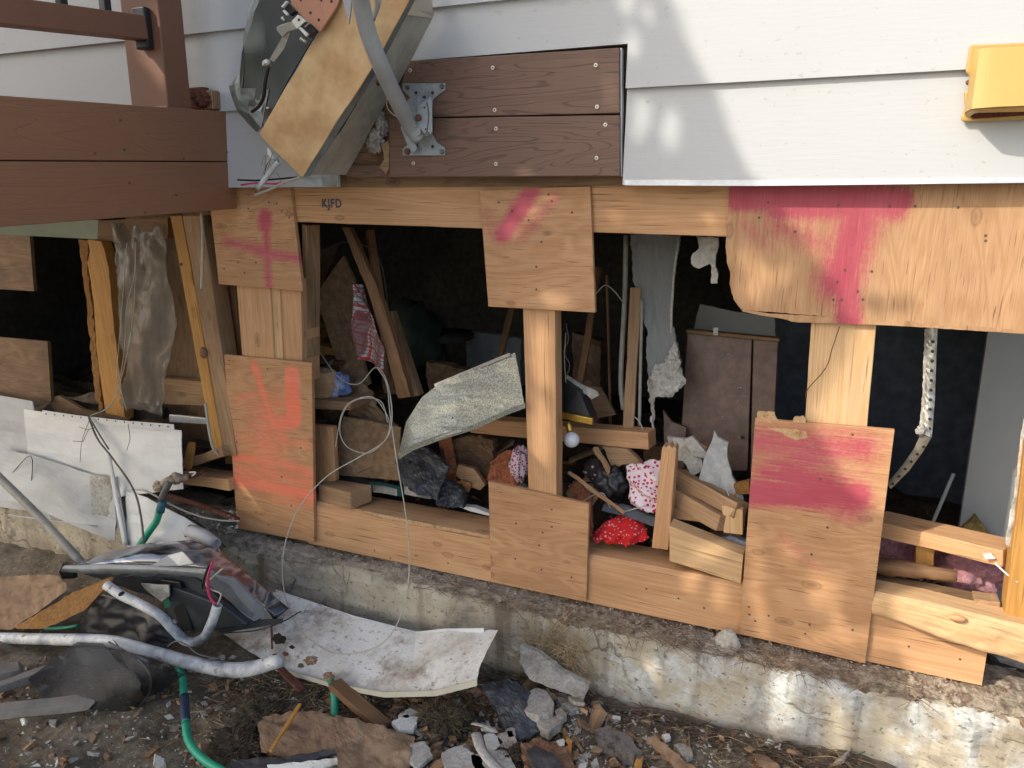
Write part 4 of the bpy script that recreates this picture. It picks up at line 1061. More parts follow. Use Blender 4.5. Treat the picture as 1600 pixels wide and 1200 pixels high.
tube('lower_edge', [W(14, 804, -.15), W(70, 812, -.155), W(150, 822, -.16)], .004, M['dull_white'], fp, 5, 5, .4)
one(patch('small_siding_panel', [(196, 768, -.13), (230, 778, -.135), (290, 812, -.13), (338, 842, -.12)], [(200, 855, -.17), (235, 858, -.17), (290, 855, -.17), (335, 870, -.16)], 24, 16, .002, M['white_metal'], None, bump=wrk(.006, 12)), 'small white siding piece with a slotted edge behind the green hose', 'siding')
cor = thing('corner_trim', 'broken white corner trim standing against the fallen panels', 'trim')
tube('strip', [W(169, 708, -.13), W(176, 745, -.14), W(184, 790, -.155), W(196, 852, -.18)], .0095, M['white_metal'], cor, 8, 6, .5)
tube('strip', [W(182, 745, -.13), W(190, 790, -.14), W(201, 852, -.17)], .004, M['dull_white'], cor, 6, 6, .5)
vine = thing('dry_twig_vine', 'dark dead vine hanging over the fallen white panels', 'vine')
tube('stem', [W(138, 650, -.09), W(152, 685, -.11), W(175, 715, -.14), W(206, 760, -.18), W(219, 800, -.22), W(225, 860, -.26), W(222, 905, -.27)], .0032, M['wire_grey'], vine, 6, 8, wob=.3)
tube('stem', [W(140, 653, -.09), W(156, 680, -.11), W(170, 702, -.12)], .0026, M['wire_grey'], vine, 6, 6, wob=.5)
for a, b, c in (((140, 655), (128, 690), (125, 722)), ((130, 690), (124, 690), (114, 689)), ((139, 670), (134, 680), (130, 690)), ((124, 667), (136, 671), (150, 668)), ((200, 662), (203, 685), (198, 704))):
    tube('twig', [W(*a, -.10), W(*b, -.11), W(*c, -.11)], .0009, M['root'], vine, 5, 4)

# ---------------------------------------------------------------- tap, hose, pipes at the left
tap = thing('garden_tap', 'corroded brass garden tap on the foundation edge with the green hose screwed on', 'tap')
lump('tap_handle', W(247, 760, -.16), (.016, .014, .016), M['brass'], tap, 2, 3, .35, 3, False)
tube('tap_body', [W(252, 758, -.155), W(262, 752, -.15), W(275, 748, -.13), W(292, 746, -.10)], [.009, .012, .014, .012], M['brass'], tap, 10, 4, wob=.4)
lump('tap_bonnet', W(276, 748, -.13), (.015, .014, .018), M['brass'], tap, 4, 3, .3, 2)
tube('tap_spout', [W(266, 752, -.15), W(258, 766, -.16), W(252, 780, -.165)], .010, plain('grey valve', (.12, .12, .11), .5, .2, .3, 40), tap, 10, 4)
tube('copper_stub', [W(296, 745, -.09), W(308, 742, -.07), W(318, 736, -.05)], .006, M['rust'], tap, 8, 4)
tube('handle_wire', [W(296, 738, -.10), W(306, 738, -.10), W(300, 744, -.10)], .0022, M['white_metal'], tap, 6, 4)
hs = thing('green_hose', 'green garden hose hanging from the tap behind the broken headlight', 'hose')
tube('hose_cuff', [W(254, 783, -.165), W(250, 800, -.17)], .0125, M['hose_blue'], hs, 12, 3)
tube('hose_run', [W(250, 796, -.17), W(244, 815, -.18), W(232, 832, -.19), W(220, 850, -.20), W(208, 868, -.21)], .0105, M['hose'], hs, 12, 6)
rp_ = one(tube('rusty_pipe', [W(252, 771, -.13), W(290, 782, -.10), W(330, 795, -.07), W(372, 812, -.055)], .010, M['rust'], None, 8, 5, .7), 'flat rusty iron pipe running from the tap to the coral board', 'pipe')
one(tube('white_cable', [W(205, 765, -.14), W(230, 768, -.15), W(270, 790, -.14), W(310, 806, -.11), W(345, 813, -.08), W(374, 814, -.06)], .0028, M['wire_white'], None, 6, 6), 'white cable curving below the tap towards the coral board', 'cable')
one(tube('black_cable', [W(262, 800, -.09), W(300, 812, -.08), W(335, 838, -.08), W(352, 855, -.08)], .003, M['root'], None, 6, 6), 'dark root lying under the rusty pipe', 'root')
def chips():
    V = []; Fc = []
    for _ in range(160):
        p = W(rnd.uniform(255, 372), rnd.uniform(796, 840), rnd.uniform(-.075, -.055)); s = rnd.uniform(.002, .008); q = len(V)
        for c in ((1, 0, 0), (-.6, .8, 0), (-.6, -.8, .1), (.1, 0, .8)): V.append(p + Vector(c) * s + Vector((rnd.uniform(-.3, .3), rnd.uniform(-.3, .3), rnd.uniform(-.3, .3))) * s)
        Fc += [(q, q + 1, q + 3), (q + 1, q + 2, q + 3), (q + 2, q, q + 3), (q, q + 2, q + 1)]
    return mk('rubble_chips', V, Fc, M['concrete_chip'])
stuff(chips(), 'small chips of rubble under the rusty pipe', 'rubble')
one(tube('white_diagonal_pipe', [W(-80, 668, -.24), W(0, 747, -.255), W(60, 806, -.27), W(132, 884, -.29)], .0125, M['pipe_dull'], None, 16, 4), 'long dull white pipe leaning diagonally down from the left edge', 'pipe')
dsp = thing('downspout_elbow', 'dirty white downspout end lying behind the broken headlight', 'downspout')
tube('spout', [W(296, 829, -.16), W(318, 838, -.17), W(338, 850, -.18)], [.019, .020, .016], M['dull_white'], dsp, 14, 4, hollow=True, wob=.2)
tube('spout_ring', [W(296, 822, -.165), W(290, 838, -.165)], .004, M['panel_edge'], dsp, 8, 3)
tube('spout_tail', [W(338, 852, -.18), W(345, 864, -.19)], .002, M['wire_white'], dsp, 5, 3)

# ---------------------------------------------------------------- broken headlight
hl = thing('broken_headlight', 'broken car headlight with painted reflections on its clear lens lying in the yard debris', 'headlight')
def hb(u, v, px, py): return .02 * math.sin(v * 3.14) + .004 * fbm(px * .02, py * .03, 3)
patch('lens', [(104, 884, -.30), (150, 868, -.29), (225, 850, -.28), (298, 844, -.26), (340, 862, -.25), (400, 908, -.24), (450, 952, -.23)],
      [(108, 890, -.33), (170, 882, -.335), (250, 882, -.335), (330, 888, -.32), (372, 910, -.30), (412, 945, -.28), (430, 972, -.25)], 60, 16, .004, M['lens'], hl, bump=hb, smooth=True)
patch('lamp_rim', [(100, 884, -.335), (170, 882, -.34), (250, 884, -.34), (330, 890, -.33), (370, 915, -.31), (405, 948, -.29)],
      [(96, 893, -.335), (130, 896, -.345), (250, 896, -.345), (310, 902, -.335), (340, 925, -.32), (392, 965, -.30)], 40, 6, .008, M['housing_rim'], hl, bump=lambda u, v, px, py: .004 * math.sin(v * 3.14))
slab('rim_step', [(312, 893, -.336), (366, 905, -.32), (398, 940, -.31), (415, 962, -.29), (392, 974, -.29), (350, 930, -.31)], .01, plain('grey satin plastic', (.22, .24, .27), .35, .1, .2, 18), hl, bevel=.002)
slab('reflector', [(236, 884, -.343), (262, 868, -.338), (285, 862, -.33), (302, 880, -.335), (280, 884, -.34)], .002, plain('pale reflector', (.62, .66, .70), .15, .5, .1, 20), hl)
patch('housing', [(130, 897, -.335), (220, 898, -.335), (312, 905, -.325), (345, 935, -.31), (398, 972, -.29)],
      [(175, 915, -.32), (230, 935, -.31), (280, 965, -.31), (320, 985, -.30), (360, 990, -.28)], 40, 16, .03, M['housing'], hl, bump=lambda u, v, px, py: .012 * fbm(px * .012, py * .02, 9) - .01 * v, rag=2)
slab('housing_rib', [(270, 918, -.335), (345, 945, -.33), (385, 976, -.31), (300, 990, -.32), (262, 960, -.33)], .02, M['housing'], hl, bevel=.003)
slab('housing_rib', [(250, 905, -.33), (280, 910, -.33), (300, 985, -.33), (285, 988, -.33)], .012, M['black'], hl, bevel=.002)
slab('mount_tab', [(98, 880, -.33), (112, 884, -.33), (116, 904, -.33), (98, 905, -.33), (92, 894, -.33)], .012, M['black'], hl, jag=.8, step=5)
slab('lamp_bracket', [(340, 972, -.30), (440, 968, -.27), (440, 974, -.27), (342, 990, -.30)], .006, M['housing'], hl)
lump('bulb_socket', W(276, 972, -.31), (.012, .01, .012), M['housing_rim'], hl, 2, 2, .2)
slab('teal_card', [(256, 938, -.325), (266, 934, -.325), (268, 948, -.325), (257, 950, -.325)], .003, M['green_bits'], hl)

one(slab('grey_panel_scrap', [(220, 912, -.35), (263, 914, -.35), (264, 932, -.35), (252, 940, -.35), (228, 922, -.35)], .004, M['drywall_pale'], jag=1), 'small pale board scrap wedged under the headlight', 'scrap')
bp_ = thing('bent_white_pipe', 'bent white pipe hooked upwards with coloured wires poking out of its end', 'pipe')
tube('pipe', [W(166, 914, -.42), W(190, 930, -.42), W(215, 942, -.42), W(250, 962, -.42), W(272, 985, -.41), W(292, 1002, -.40), W(316, 998, -.39), W(330, 975, -.38), W(340, 945, -.37)], .0125, M['pipe_scuffed'], bp_, 16, 8, hollow=True)
tube('pipe_hole', [W(189, 927, -.4365), W(190, 929, -.4375)], .008, M['black'], bp_, 10, 2)
tube('wire', [W(338, 945, -.37), W(328, 932, -.375), W(325, 905, -.38), W(332, 878, -.38)], .0036, M['wire_pink'], bp_, 6)
tube('wire', [W(340, 945, -.37), W(345, 928, -.37), W(330, 921, -.37), W(322, 912, -.37), W(335, 900, -.37), W(348, 888, -.37)], .0024, M['wire_white'], bp_, 6)
tube('wire', [W(330, 924, -.37), W(316, 920, -.37), W(322, 895, -.37), W(328, 880, -.37)], .0028, M['wire_black'], bp_, 6)
one(tube('white_large_pipe', [W(-120, 996, -.46), W(0, 997, -.46), W(80, 999, -.46), W(170, 1002, -.46), W(240, 1020, -.45), W(300, 1036, -.44), W(345, 1045, -.43), W(385, 1046, -.42), W(440, 1032, -.40)], [.0155, .0155, .0155, .016, .0165, .017, .018, .019, .016], M['pipe_scuffed'], None, 20, 8, wob=.06), 'thick white pipe scuffed with grey lying across the lower left', 'pipe')
one(tube('grey_loop_wire', [W(262, 1010, -.44), W(275, 1002, -.44), W(292, 1008, -.44), W(310, 1022, -.44), W(345, 1030, -.42)], .0018, M['wire_grey'], None, 6), 'thin grey wire looping over the thick white pipe', 'wire')

# screen, bags and bits in the lower left
def scr(u, v, px, py): return .03 * math.sin(u * 3.1 + v) + .01 * fbm(px * .01, py * .01, 3)
one(patch('window_screen', [(120, 1003, -.48), (170, 1000, -.48), (225, 1040, -.52), (236, 1062, -.54), (232, 1090, -.52)], [(62, 1050, -.60), (90, 1085, -.60), (150, 1110, -.60), (190, 1122, -.58), (205, 1118, -.55)], 40, 30, .0006, M['screen'], None, bump=scr, smooth=True), 'curled black insect screen under the thick white pipe', 'window screen')
one(patch('window_screen', [(172, 1000, -.475), (215, 1012, -.50), (270, 1035, -.50), (292, 1052, -.47)], [(236, 1058, -.54), (236, 1078, -.54), (228, 1092, -.53), (240, 1090, -.5)], 30, 20, .0006, M['screen'], None, bump=scr, smooth=True), 'folded black screen strip beside the curled one', 'window screen')
one(tube('screen_spline', [W(170, 1003, -.485), W(215, 1030, -.53), W(234, 1055, -.55), W(232, 1085, -.54), W(205, 1115, -.54), W(180, 1124, -.55)], .0025, M['housing'], None, 6), 'thin dark spline along the curled screen edge', 'screen edge')
def bagp(u, v, px, py): return .03 * fbm(px * .01, py * .012, 14) + .008 * fbm(px * .05, py * .05, 3)
one(patch('black_bag', [(150, 925, -.34), (200, 935, -.34), (250, 960, -.33), (275, 985, -.32)], [(110, 1000, -.36), (160, 1010, -.38), (220, 1016, -.38), (262, 1014, -.36)], 30, 24, .004, M['bag'], None, bump=bagp, smooth=True), 'black rubber sheet crumpled below the bent white pipe', 'rubber sheet')
one(patch('black_bag', [(115, 1012, -.47), (180, 1014, -.47), (240, 1030, -.47)], [(125, 1040, -.5), (180, 1050, -.5), (228, 1046, -.5)], 20, 14, .006, M['housing'], None, bump=bagp, smooth=True), 'dark grey plastic dish under the thick white pipe', 'plastic dish')
one(patch('black_bag', [(170, 1050, -.50), (200, 1040, -.50), (235, 1055, -.50)], [(165, 1078, -.52), (200, 1082, -.52), (232, 1076, -.52)], 16, 10, .01, M['wire_black'], None, bump=bagp, smooth=True), 'shiny black plastic scrap inside the curled screen', 'plastic scrap')
one(tube('teal_strip', [W(72, 982, -.40), W(100, 981, -.40), W(122, 977, -.40)], .008, M['hose'], None, 8, 3, .5), 'short green hose end lying behind the thick white pipe', 'hose')
one(patch('fibreboard_piece', [(-70, 912, -.40), (40, 900, -.37), (90, 896, -.36), (108, 905, -.36)], [(-70, 985, -.47), (15, 985, -.45), (45, 965, -.43), (106, 922, -.40)], 24, 12, .004, M['cardboard_wet'], None, bump=bagp, rag=2), 'dark damp cardboard flap at the left edge', 'cardboard')
one(patch('fibreboard_piece', [(20, 980, -.46), (60, 958, -.45), (115, 925, -.42), (174, 901, -.39)], [(30, 983, -.47), (70, 982, -.46), (130, 955, -.44), (168, 915, -.42)], 24, 10, .006, M['cardboard_orange'], None, bump=wrk(.006, 3), rag=2), 'orange brown fibreboard strip lying over the damp cardboard', 'fibreboard')
for i, (a, b, w, mt, lab) in enumerate((((-40, 1058), (30, 1044), .05, 'drywall_pale', 'pale broken board end lowest but two at the left edge'),
        ((-40, 1088), (78, 1046), .028, 'fir_old', 'weathered grey lath slanting up from the left edge'),
        ((-60, 1118), (148, 1096), .042, 'fir_old', 'long weathered board lying at the lower left edge'))):
    pa_, pb_ = Z(*a, GZ + .045), Z(*b, GZ + .035)
    o = one(bar('weathered_board', pa_, pb_, w, .02, plain('grey weathered wood %s' % ['a', 'b', 'c'][i], (.26, .235, .205), .85, 0, .5, 14, .5), broken=.012), lab, 'board')
one(chunk('pebble_chip', Z(36, 1128, GZ + .03), (.014, .009, .008), M['chip']), 'small white chip lying below the long weathered board', 'chip')

# green hose at the bottom
gh2 = thing('green_hose', 'green hose with a dark taped joint curving off the bottom of the picture', 'hose')
hp = [(262, 1018), (282, 1048), (288, 1090), (290, 1130), (296, 1160), (318, 1186), (350, 1206), (400, 1230)]
P_ = [Z(x, y, GZ + h) for (x, y), h in zip(hp, (.10, .07, .05, .04, .035, .03, .03, .02))]
tube('hose_run', P_[:4], .0092, M['hose'], gh2, 12, 6); tube('hose_run', P_[3:], .0095, M['hose'], gh2, 12, 6)
tube('taped_joint', [P_[2].lerp(P_[3], -.05), P_[2].lerp(P_[3], .5), P_[2].lerp(P_[3], .95)], .0108, M['hose_navy'], gh2, 12, 4)
one(tube('green_hose', [Z(516, 1060, GZ + .06), Z(522, 1082, GZ + .05), Z(523, 1100, GZ + .03), Z(523, 1120, GZ + .01)], .0095, M['hose'], None, 12, 5), 'short green hose piece emerging below the long white siding sheet', 'hose')

# ---------------------------------------------------------------- long white sheet
gs = thing('fallen_white_sheet', 'long bent white metal siding sheet spattered with mud in front of the foundation', 'siding sheet')
def gb(u, v, px, py): return .012 * math.sin(v * 3.14) * .5 + .010 * fbm(px * .008, py * .012, 7) + .003 * fbm(px * .04, py * .05, 8)
GA = [(342, 986, -.20), (380, 948, -.13), (430, 924, -.12), (470, 935, -.12), (550, 965, -.13), (650, 990, -.14), (690, 986, -.15), (778, 985, -.17)]
GB = [(345, 990, -.24), (400, 1022, -.28), (450, 1050, -.30), (520, 1072, -.32), (600, 1086, -.33), (680, 1083, -.34), (745, 1068, -.35), (748, 1046, -.34)]
patch('sheet', GA, GB, 110, 34, .0015, M['gutter'], gs, bump=gb, rag=1.0)
patch('folded_edge', [(430, 922, -.115), (550, 962, -.125), (650, 988, -.135), (690, 983, -.145), (756, 982, -.165)], [(436, 932, -.122), (550, 972, -.133), (650, 996, -.143), (690, 990, -.153), (756, 988, -.172)], 60, 4, .003, M['white_metal'], gs)
patch('folded_edge', [(430, 1042, -.305), (520, 1068, -.328), (600, 1082, -.338), (680, 1079, -.348), (745, 1062, -.358)], [(430, 1048, -.305), (520, 1075, -.328), (600, 1090, -.338), (680, 1088, -.348), (745, 1072, -.358)], 60, 4, .003, plain('cream coated edge', (.52, .50, .40), .5, 0, .2, 20), gs)
for i, (p, s, mt) in enumerate((((436, 999), .018, 'wetdirt'), ((446, 1022), .008, 'rust'), ((456, 1011), .007, 'wetdirt'), ((430, 1024), .007, 'rust'), ((486, 1032), .016, 'cardboard_wet'), ((513, 1056), .013, 'cardboard_wet'), ((470, 1040), .008, 'dirt'))):
    one(lump('mud_clod', W(*p, -.26 - .02 * (p[1] > 1010) - .05 * (p[1] > 1020)) + Vector((0, 0, 0)), (s, s * .7, s * .6), M[mt], None, i, 3, .6, 2.5, False), ['dark leaf clod on the upper left of the white sheet', 'rusty crumb on the white sheet right of the dark leaf clod', 'tiny dark crumb beside the leaf clod on the white sheet', 'rusty crumb at the left rim of the white sheet', 'flat brown mud patch in the middle left of the white sheet', 'brown wood scrap on the lower rim of the white sheet', 'small soil crumb between the mud patch and the leaf clod'][i], 'clod')
one(bar('stick', W(424, 975, -.27), W(425, 1014, -.27), .005, .005, M['rust']), 'thin red brown splinter standing on the left of the white sheet', 'splinter')
def crumb():
    px, py = rnd.gauss(560, 90), rnd.uniform(1000, 1062)
    p = W(px, py, -.30 + (1062 - py) * .0022 - .012)
    d = Vector((rnd.uniform(-1, 1), rnd.uniform(-.4, .2), rnd.uniform(-.3, .1))).normalized()
    return p, d, rnd.uniform(.004, .016), Vector((0, 0, 0))

# big hanging loop of cable
cb = thing('looped_cable', 'long pale cable looping from the torn room down across the white sheet', 'cable')
tube('cable_run', [W(476, 500, .20), W(497, 545, .16), W(530, 590, .12), W(560, 600, .1), W(585, 575, .10), W(600, 585, .06), W(610, 620, .0), W(612, 660, -.03), W(600, 690, -.05), W(560, 715, -.07), W(510, 745, -.09), W(470, 790, -.12), W(448, 840, -.14), W(441, 890, -.16), W(448, 940, -.19), W(470, 985, -.23), W(515, 1018, -.26), W(560, 1020, -.27), W(600, 1003, -.25), W(625, 965, -.22), W(638, 910, -.18), W(639, 850, -.14), W(632, 790, -.10), W(620, 720, -.06), W(610, 650, -.02), W(604, 600, .05), W(590, 575, .10)], .0017, M['wire_white'], cb, 7, 10)
tube('cable_run', [W(524, 700, .02), W(533, 650, .03), W(548, 628, .03), W(580, 620, .03), W(600, 640, .03), W(609, 665, .02), W(600, 690, .01), (W(575, 708, .01)), W(545, 700, .01), W(532, 680, .02), W(533, 655, .02), W(545, 632, .03), W(570, 622, .03), W(596, 628, .04), W(606, 660, .03)], .0014, M['wire_white'], cb, 7, 8)


# ---------------------------------------------------------------- yard debris bottom
M['rust_board'] = rough_mat('rusty brown fibreboard', [(.13, .065, .035), (.22, .12, .065), (.10, .055, .035)], 14, .5)
def gz(px, py, h=0.0): return Z(px, py, GZ + h)
def gpoly(name, pts, h, th, mat, label, cat, jag=2, **kw):
    return one(slab(name, [(x, y, GZ + hh) for (x, y), hh in zip(pts, h if isinstance(h, (list, tuple)) else [h] * len(pts))], th, mat, None, 'z', jag=jag, **kw), label, cat)
one(patch('cardboard_sheet', [(402, 1118, GZ + .04), (450, 1112, GZ + .05), (490, 1110, GZ + .055), (527, 1122, GZ + .05)], [(408, 1172, GZ + .03), (440, 1180, GZ + .035), (490, 1182, GZ + .04), (528, 1180, GZ + .05)], 30, 20, .004, M['cardboard_wet'], None, 'z', bump=lambda u, v, px, py: .008 * fbm(px * .02, py * .03, 2), rag=3), 'damp brown cardboard under the yellow stick at the bottom', 'cardboard')
one(patch('cardboard_sheet', [(524, 1116, GZ + .055), (560, 1124, GZ + .055), (610, 1138, GZ + .05), (648, 1148, GZ + .04)], [(528, 1225, GZ + .04), (560, 1228, GZ + .04), (600, 1226, GZ + .035), (636, 1220, GZ + .03)], 30, 30, .004, M['cardboard_wet'], None, 'z', bump=lambda u, v, px, py: .012 * fbm(px * .016, py * .02, 6), rag=3), 'large damp brown cardboard at the bottom right of the yellow stick', 'cardboard')
one(bar('yellow_stick', gz(422, 1175, .055), gz(469, 1100, .075), .009, .005, M['yellow_stud'], broken=.004), 'thin yellow stick lying across the damp cardboard', 'stick')
one(patch('black_shard', [(360, 1186, GZ + .05), (430, 1184, GZ + .06), (524, 1171, GZ + .07)], [(360, 1215, GZ + .04), (440, 1200, GZ + .05), (526, 1178, GZ + .065)], 20, 8, .004, M['bag'], None, 'z', bump=lambda u, v, px, py: .006 * fbm(px * .02, py * .03, 6), rag=2), 'shiny black plastic shard below the yellow stick', 'plastic')
one(patch('black_shard', [(418, 1196, GZ + .07), (470, 1190, GZ + .075), (527, 1184, GZ + .08)], [(420, 1212, GZ + .06), (480, 1208, GZ + .065), (527, 1192, GZ + .07)], 20, 6, .004, M['gutter'], None, 'z', rag=2), 'chalky pale strip lying on the black shard', 'strip')
one(bar('bark_board', gz(522, 1068, .07), gz(600, 1135, .02), .036, .02, M['fir_dark'], broken=.015), 'dark splintered board sloping out from under the white sheet', 'board')
one(bar('red_lath', gz(424, 1030, .09), gz(470, 1077, .03), .020, .008, M['rust'], broken=.008), 'reddish lath under the left of the white sheet', 'lath')
def moss(n, c, s, sd, lab):
    t = thing('matted_clump', lab, 'clump')
    lump('core', c, s, M['wetdirt'], t, sd, 4, .7, 2.6)
    def g():
        v = Vector((rnd.gauss(0, 1), rnd.gauss(0, 1), abs(rnd.gauss(0, 1)))).normalized()
        p = Vector(c) + Vector((v.x * s[0], v.y * s[1], v.z * s[2])) * 1.0
        return p, (v + Vector((rnd.gauss(0, .8), rnd.gauss(0, .8), rnd.gauss(0, .3)))).normalized(), rnd.uniform(.01, .03), Vector((0, 0, -.3))
    stuff(strands('fibres', g, n, M['moss'], t, .0009))
M['moss'] = rough_mat('dull mossy fibre', [(.05, .042, .022), (.12, .095, .05), (.18, .14, .08)], 30, .2)
moss(1100, gz(694, 1124, .03), (.062, .04, .032), 3, 'dark mossy fibrous clump right of the large cardboard')
moss(800, gz(400, 1120, .02), (.045, .04, .02), 5, 'matted clump of grass roots left of the damp cardboard')
moss(500, gz(372, 1165, .01), (.06, .04, .02), 7, 'low matted grass clump above the black shard')
moss(500, gz(800, 1185, .02), (.03, .03, .02), 9, 'small mossy clod at the bottom beside the grey wood')
one(patch('charred_sheet', [(752, 1070, GZ + .08), (790, 1060, GZ + .09), (815, 1068, GZ + .08), (830, 1085, GZ + .06)], [(790, 1140, GZ + .03), (805, 1152, GZ + .03), (828, 1152, GZ + .03), (848, 1140, GZ + .03)], 24, 20, .006, M['charcoal'], None, 'z', bump=lambda u, v, px, py: .014 * fbm(px * .03, py * .03, 16), rag=3), 'charred dark grey plastic sheet crumpled beside the concrete chunks', 'plastic')
CH = [([(820, 1082), (838, 1074), (855, 1080), (866, 1098), (864, 1112), (842, 1119), (818, 1110)], .06, .03, 'flat pale concrete chunk with a rounded top, leftmost of the broken slab pieces'),
      ([(836, 1122), (862, 1117), (880, 1120), (876, 1130), (858, 1143), (845, 1136)], .045, .025, 'wedge shaped concrete chunk just below the flat pale one'),
      ([(866, 1110), (876, 1104), (886, 1116), (874, 1122)], .05, .02, 'small four sided concrete chip between the two chunks'),
      ([(862, 1080), (880, 1084), (912, 1092), (916, 1102), (892, 1110), (880, 1100)], .04, .02, 'long concrete splinter at the foot of the leaning slab'),
      ([(888, 1088), (908, 1088), (914, 1098), (896, 1096)], .06, .01, 'thin chip lying on the long concrete splinter'),
      ([(896, 1124), (908, 1114), (913, 1126), (908, 1142), (894, 1134)], .02, .012, 'standing pale chip to the right of the concrete chunks'),
      ([(893, 1108), (904, 1107), (903, 1112), (896, 1113)], .02, .01, 'tiny oval chip above the standing pale chip')]
for pts, h, th, lab in CH: gpoly('concrete_chunk', pts, h, th, M['concrete_chip'], lab, 'concrete chunk', jag=1.4, step=6, bevel=.0015)
one(patch('render_slab', [(813, 1008, -.10), (845, 1022, -.10), (880, 1050, -.11), (921, 1070, -.12)], [(812, 1035, -.13), (828, 1062, -.15), (870, 1078, -.16), (912, 1094, -.17)], 36, 16, .014, M['concrete_chip'], None, rag=1.6, bump=lambda u, v, px, py: .003 * fbm(px * .04, py * .04, 2)), 'curved slab of render leaning against the foundation', 'concrete slab')
gpoly('bark_chunk', [(930, 1140), (950, 1132), (985, 1150), (1004, 1176), (990, 1182), (958, 1166), (934, 1154)], .035, .03, rough_mat('grey splintered bark', [(.10, .085, .075), (.19, .165, .15), (.06, .045, .035)], 30, 1.0), 'grey splintered wood chunk at the bottom middle', 'wood chunk', 3, step=5)
one(bar('yellow_stick', gz(1000, 1182, .02), gz(992, 1230, .02), .016, .01, M['yellow_stud'], broken=.004), 'short yellow stick end standing at the bottom edge', 'stick')
one(patch('orange_cloth', [(1022, 1150, GZ + .04), (1052, 1172, GZ + .04), (1092, 1205, GZ + .04)], [(1010, 1158, GZ + .03), (1040, 1182, GZ + .03), (1070, 1215, GZ + .03)], 20, 8, .004, M['cardboard_wet'], None, 'z', rag=3, bump=lambda u, v, px, py: .008 * fbm(px * .03, py * .03, 16)), 'brown cardboard strip lying beside the flat white stone', 'cardboard')
gpoly('white_stone', [(1052, 1163), (1066, 1160), (1080, 1168), (1083, 1180), (1074, 1186), (1062, 1174)], .03, .012, M['concrete_chip'], 'flat whitish stone near the bottom middle right', 'stone', 1, step=6, bevel=.002)
one(patch('brown_slab', [(812, 1160, GZ + .05), (850, 1150, GZ + .05), (884, 1168, GZ + .04)], [(830, 1230, GZ + .05), (870, 1225, GZ + .04), (905, 1215, GZ + .03)], 20, 16, .01, M['rust_board'], None, 'z', rag=5, bump=lambda u, v, px, py: .012 * fbm(px * .03, py * .03, 19)), 'rusty brown board piece at the bottom edge', 'board')
gpoly('dark_shard', [(822, 1172), (836, 1164), (872, 1184), (892, 1225), (850, 1225)], .065, .008, M['charcoal'], 'dark grey shard on top of the rusty brown board piece', 'shard', 3)
BITS = [([(868, 1158), (880, 1154), (888, 1164), (876, 1172)], 'chip', 'white chip above the rusty brown board piece'),
        ([(756, 1148), (770, 1144), (786, 1160), (772, 1172), (762, 1168)], 'chip', 'white plaster chip right of the mossy clump'),
        ([(778, 1146), (800, 1142), (808, 1158), (792, 1170), (780, 1162)], 'concrete_chip', 'crumbly pale plaster piece below the charred sheet'),
        ([(790, 1140), (804, 1136), (806, 1148), (794, 1152)], 'concrete_chip', 'small grey chip touching the charred sheet'),
        ([(612, 1128), (636, 1116), (654, 1120), (646, 1140), (624, 1142)], 'chip', 'white foam piece left of the mossy clump'),
        ([(622, 1118), (640, 1106), (655, 1112), (634, 1122)], 'drywall_pale', 'torn paper faced plaster above the white foam piece'),
        ([(690, 1176), (720, 1164), (752, 1184), (760, 1215), (700, 1220)], 'drywall_pale', 'largest pale plaster piece at the bottom below the mossy clump'),
        ([(640, 1164), (664, 1158), (676, 1180), (652, 1200), (640, 1190)], 'drywall_pale', 'pale plaster piece at the right corner of the large cardboard'),
        ([(736, 1180), (790, 1172), (806, 1200), (770, 1230), (745, 1215)], 'drywall_pale', 'curled plaster piece at the bottom beside the rusty board'),
        ([(1034, 1148), (1046, 1146), (1048, 1152), (1040, 1155)], 'chip', 'small white chip on the dark soil above the flat white stone'),
        ([(886, 1150), (894, 1158), (892, 1174), (882, 1170)], 'yellow_stud', 'light wood chip right of the rusty brown board'),
        ([(904, 1196), (918, 1190), (914, 1206), (902, 1210)], 'chip', 'white chip on the bottom edge beside the grey wood chunk')]
for pts, mt, lab in BITS: gpoly('debris_piece', pts, .04, .010, M[mt], lab, 'debris', 1.6, step=5)
one(tube('curled_strip', [gz(738, 1130, .05), gz(756, 1134, .06), gz(776, 1142, .05), gz(752, 1140, .045)], .006, M['drywall_pale'], None, 6, 5, .3), 'curled pale strip right of the mossy clump', 'strip')
one(tube('curled_strip', [gz(744, 1146, .05), gz(752, 1170, .05), gz(772, 1196, .05), gz(790, 1210, .04)], .012, M['drywall_pale'], None, 6, 5, .4), 'bent tan strip running down beside the white plaster chip', 'strip')

def gravel():
    V = []; Fc = []
    for _ in range(5200):
        if rnd.random() < .55: px, py = rnd.gauss(930, 150), rnd.uniform(1090, 1220)
        else: px, py = rnd.uniform(0, 1300), rnd.uniform(1060, 1230)
        p = Z(px, py, GZ)
        if p.y > -.075: continue
        z = gh(p.x, p.y); s = abs(rnd.gauss(0, .0022)) + .0012
        if rnd.random() < .08: s *= 2.4
        b = len(V)
        for q in ((1, 0, 0), (-.5, .8, 0), (-.5, -.8, .1), (.1, 0, .7)):
            a = rnd.uniform(.6, 1.3) * s
            V.append(Vector((p.x + q[0] * a + rnd.uniform(-.3, .3) * s, p.y + q[1] * a + rnd.uniform(-.3, .3) * s, z + q[2] * a + .0005)))
        Fc += [(b, b + 1, b + 3), (b + 1, b + 2, b + 3), (b + 2, b, b + 3)]
    return V, Fc
V_, F_ = gravel(); third = len(F_) // 9 * 3
def sub(f0, f1): 
    fs = F_[f0:f1]; b = min(min(f) for f in fs); e = max(max(f) for f in fs)
    return V_[b:e + 1], [tuple(i - b for i in f) for f in fs]
stuff(mk('pale_gravel', *sub(0, third), M['chip']), 'scattered tiny pale chips on the soil', 'gravel')
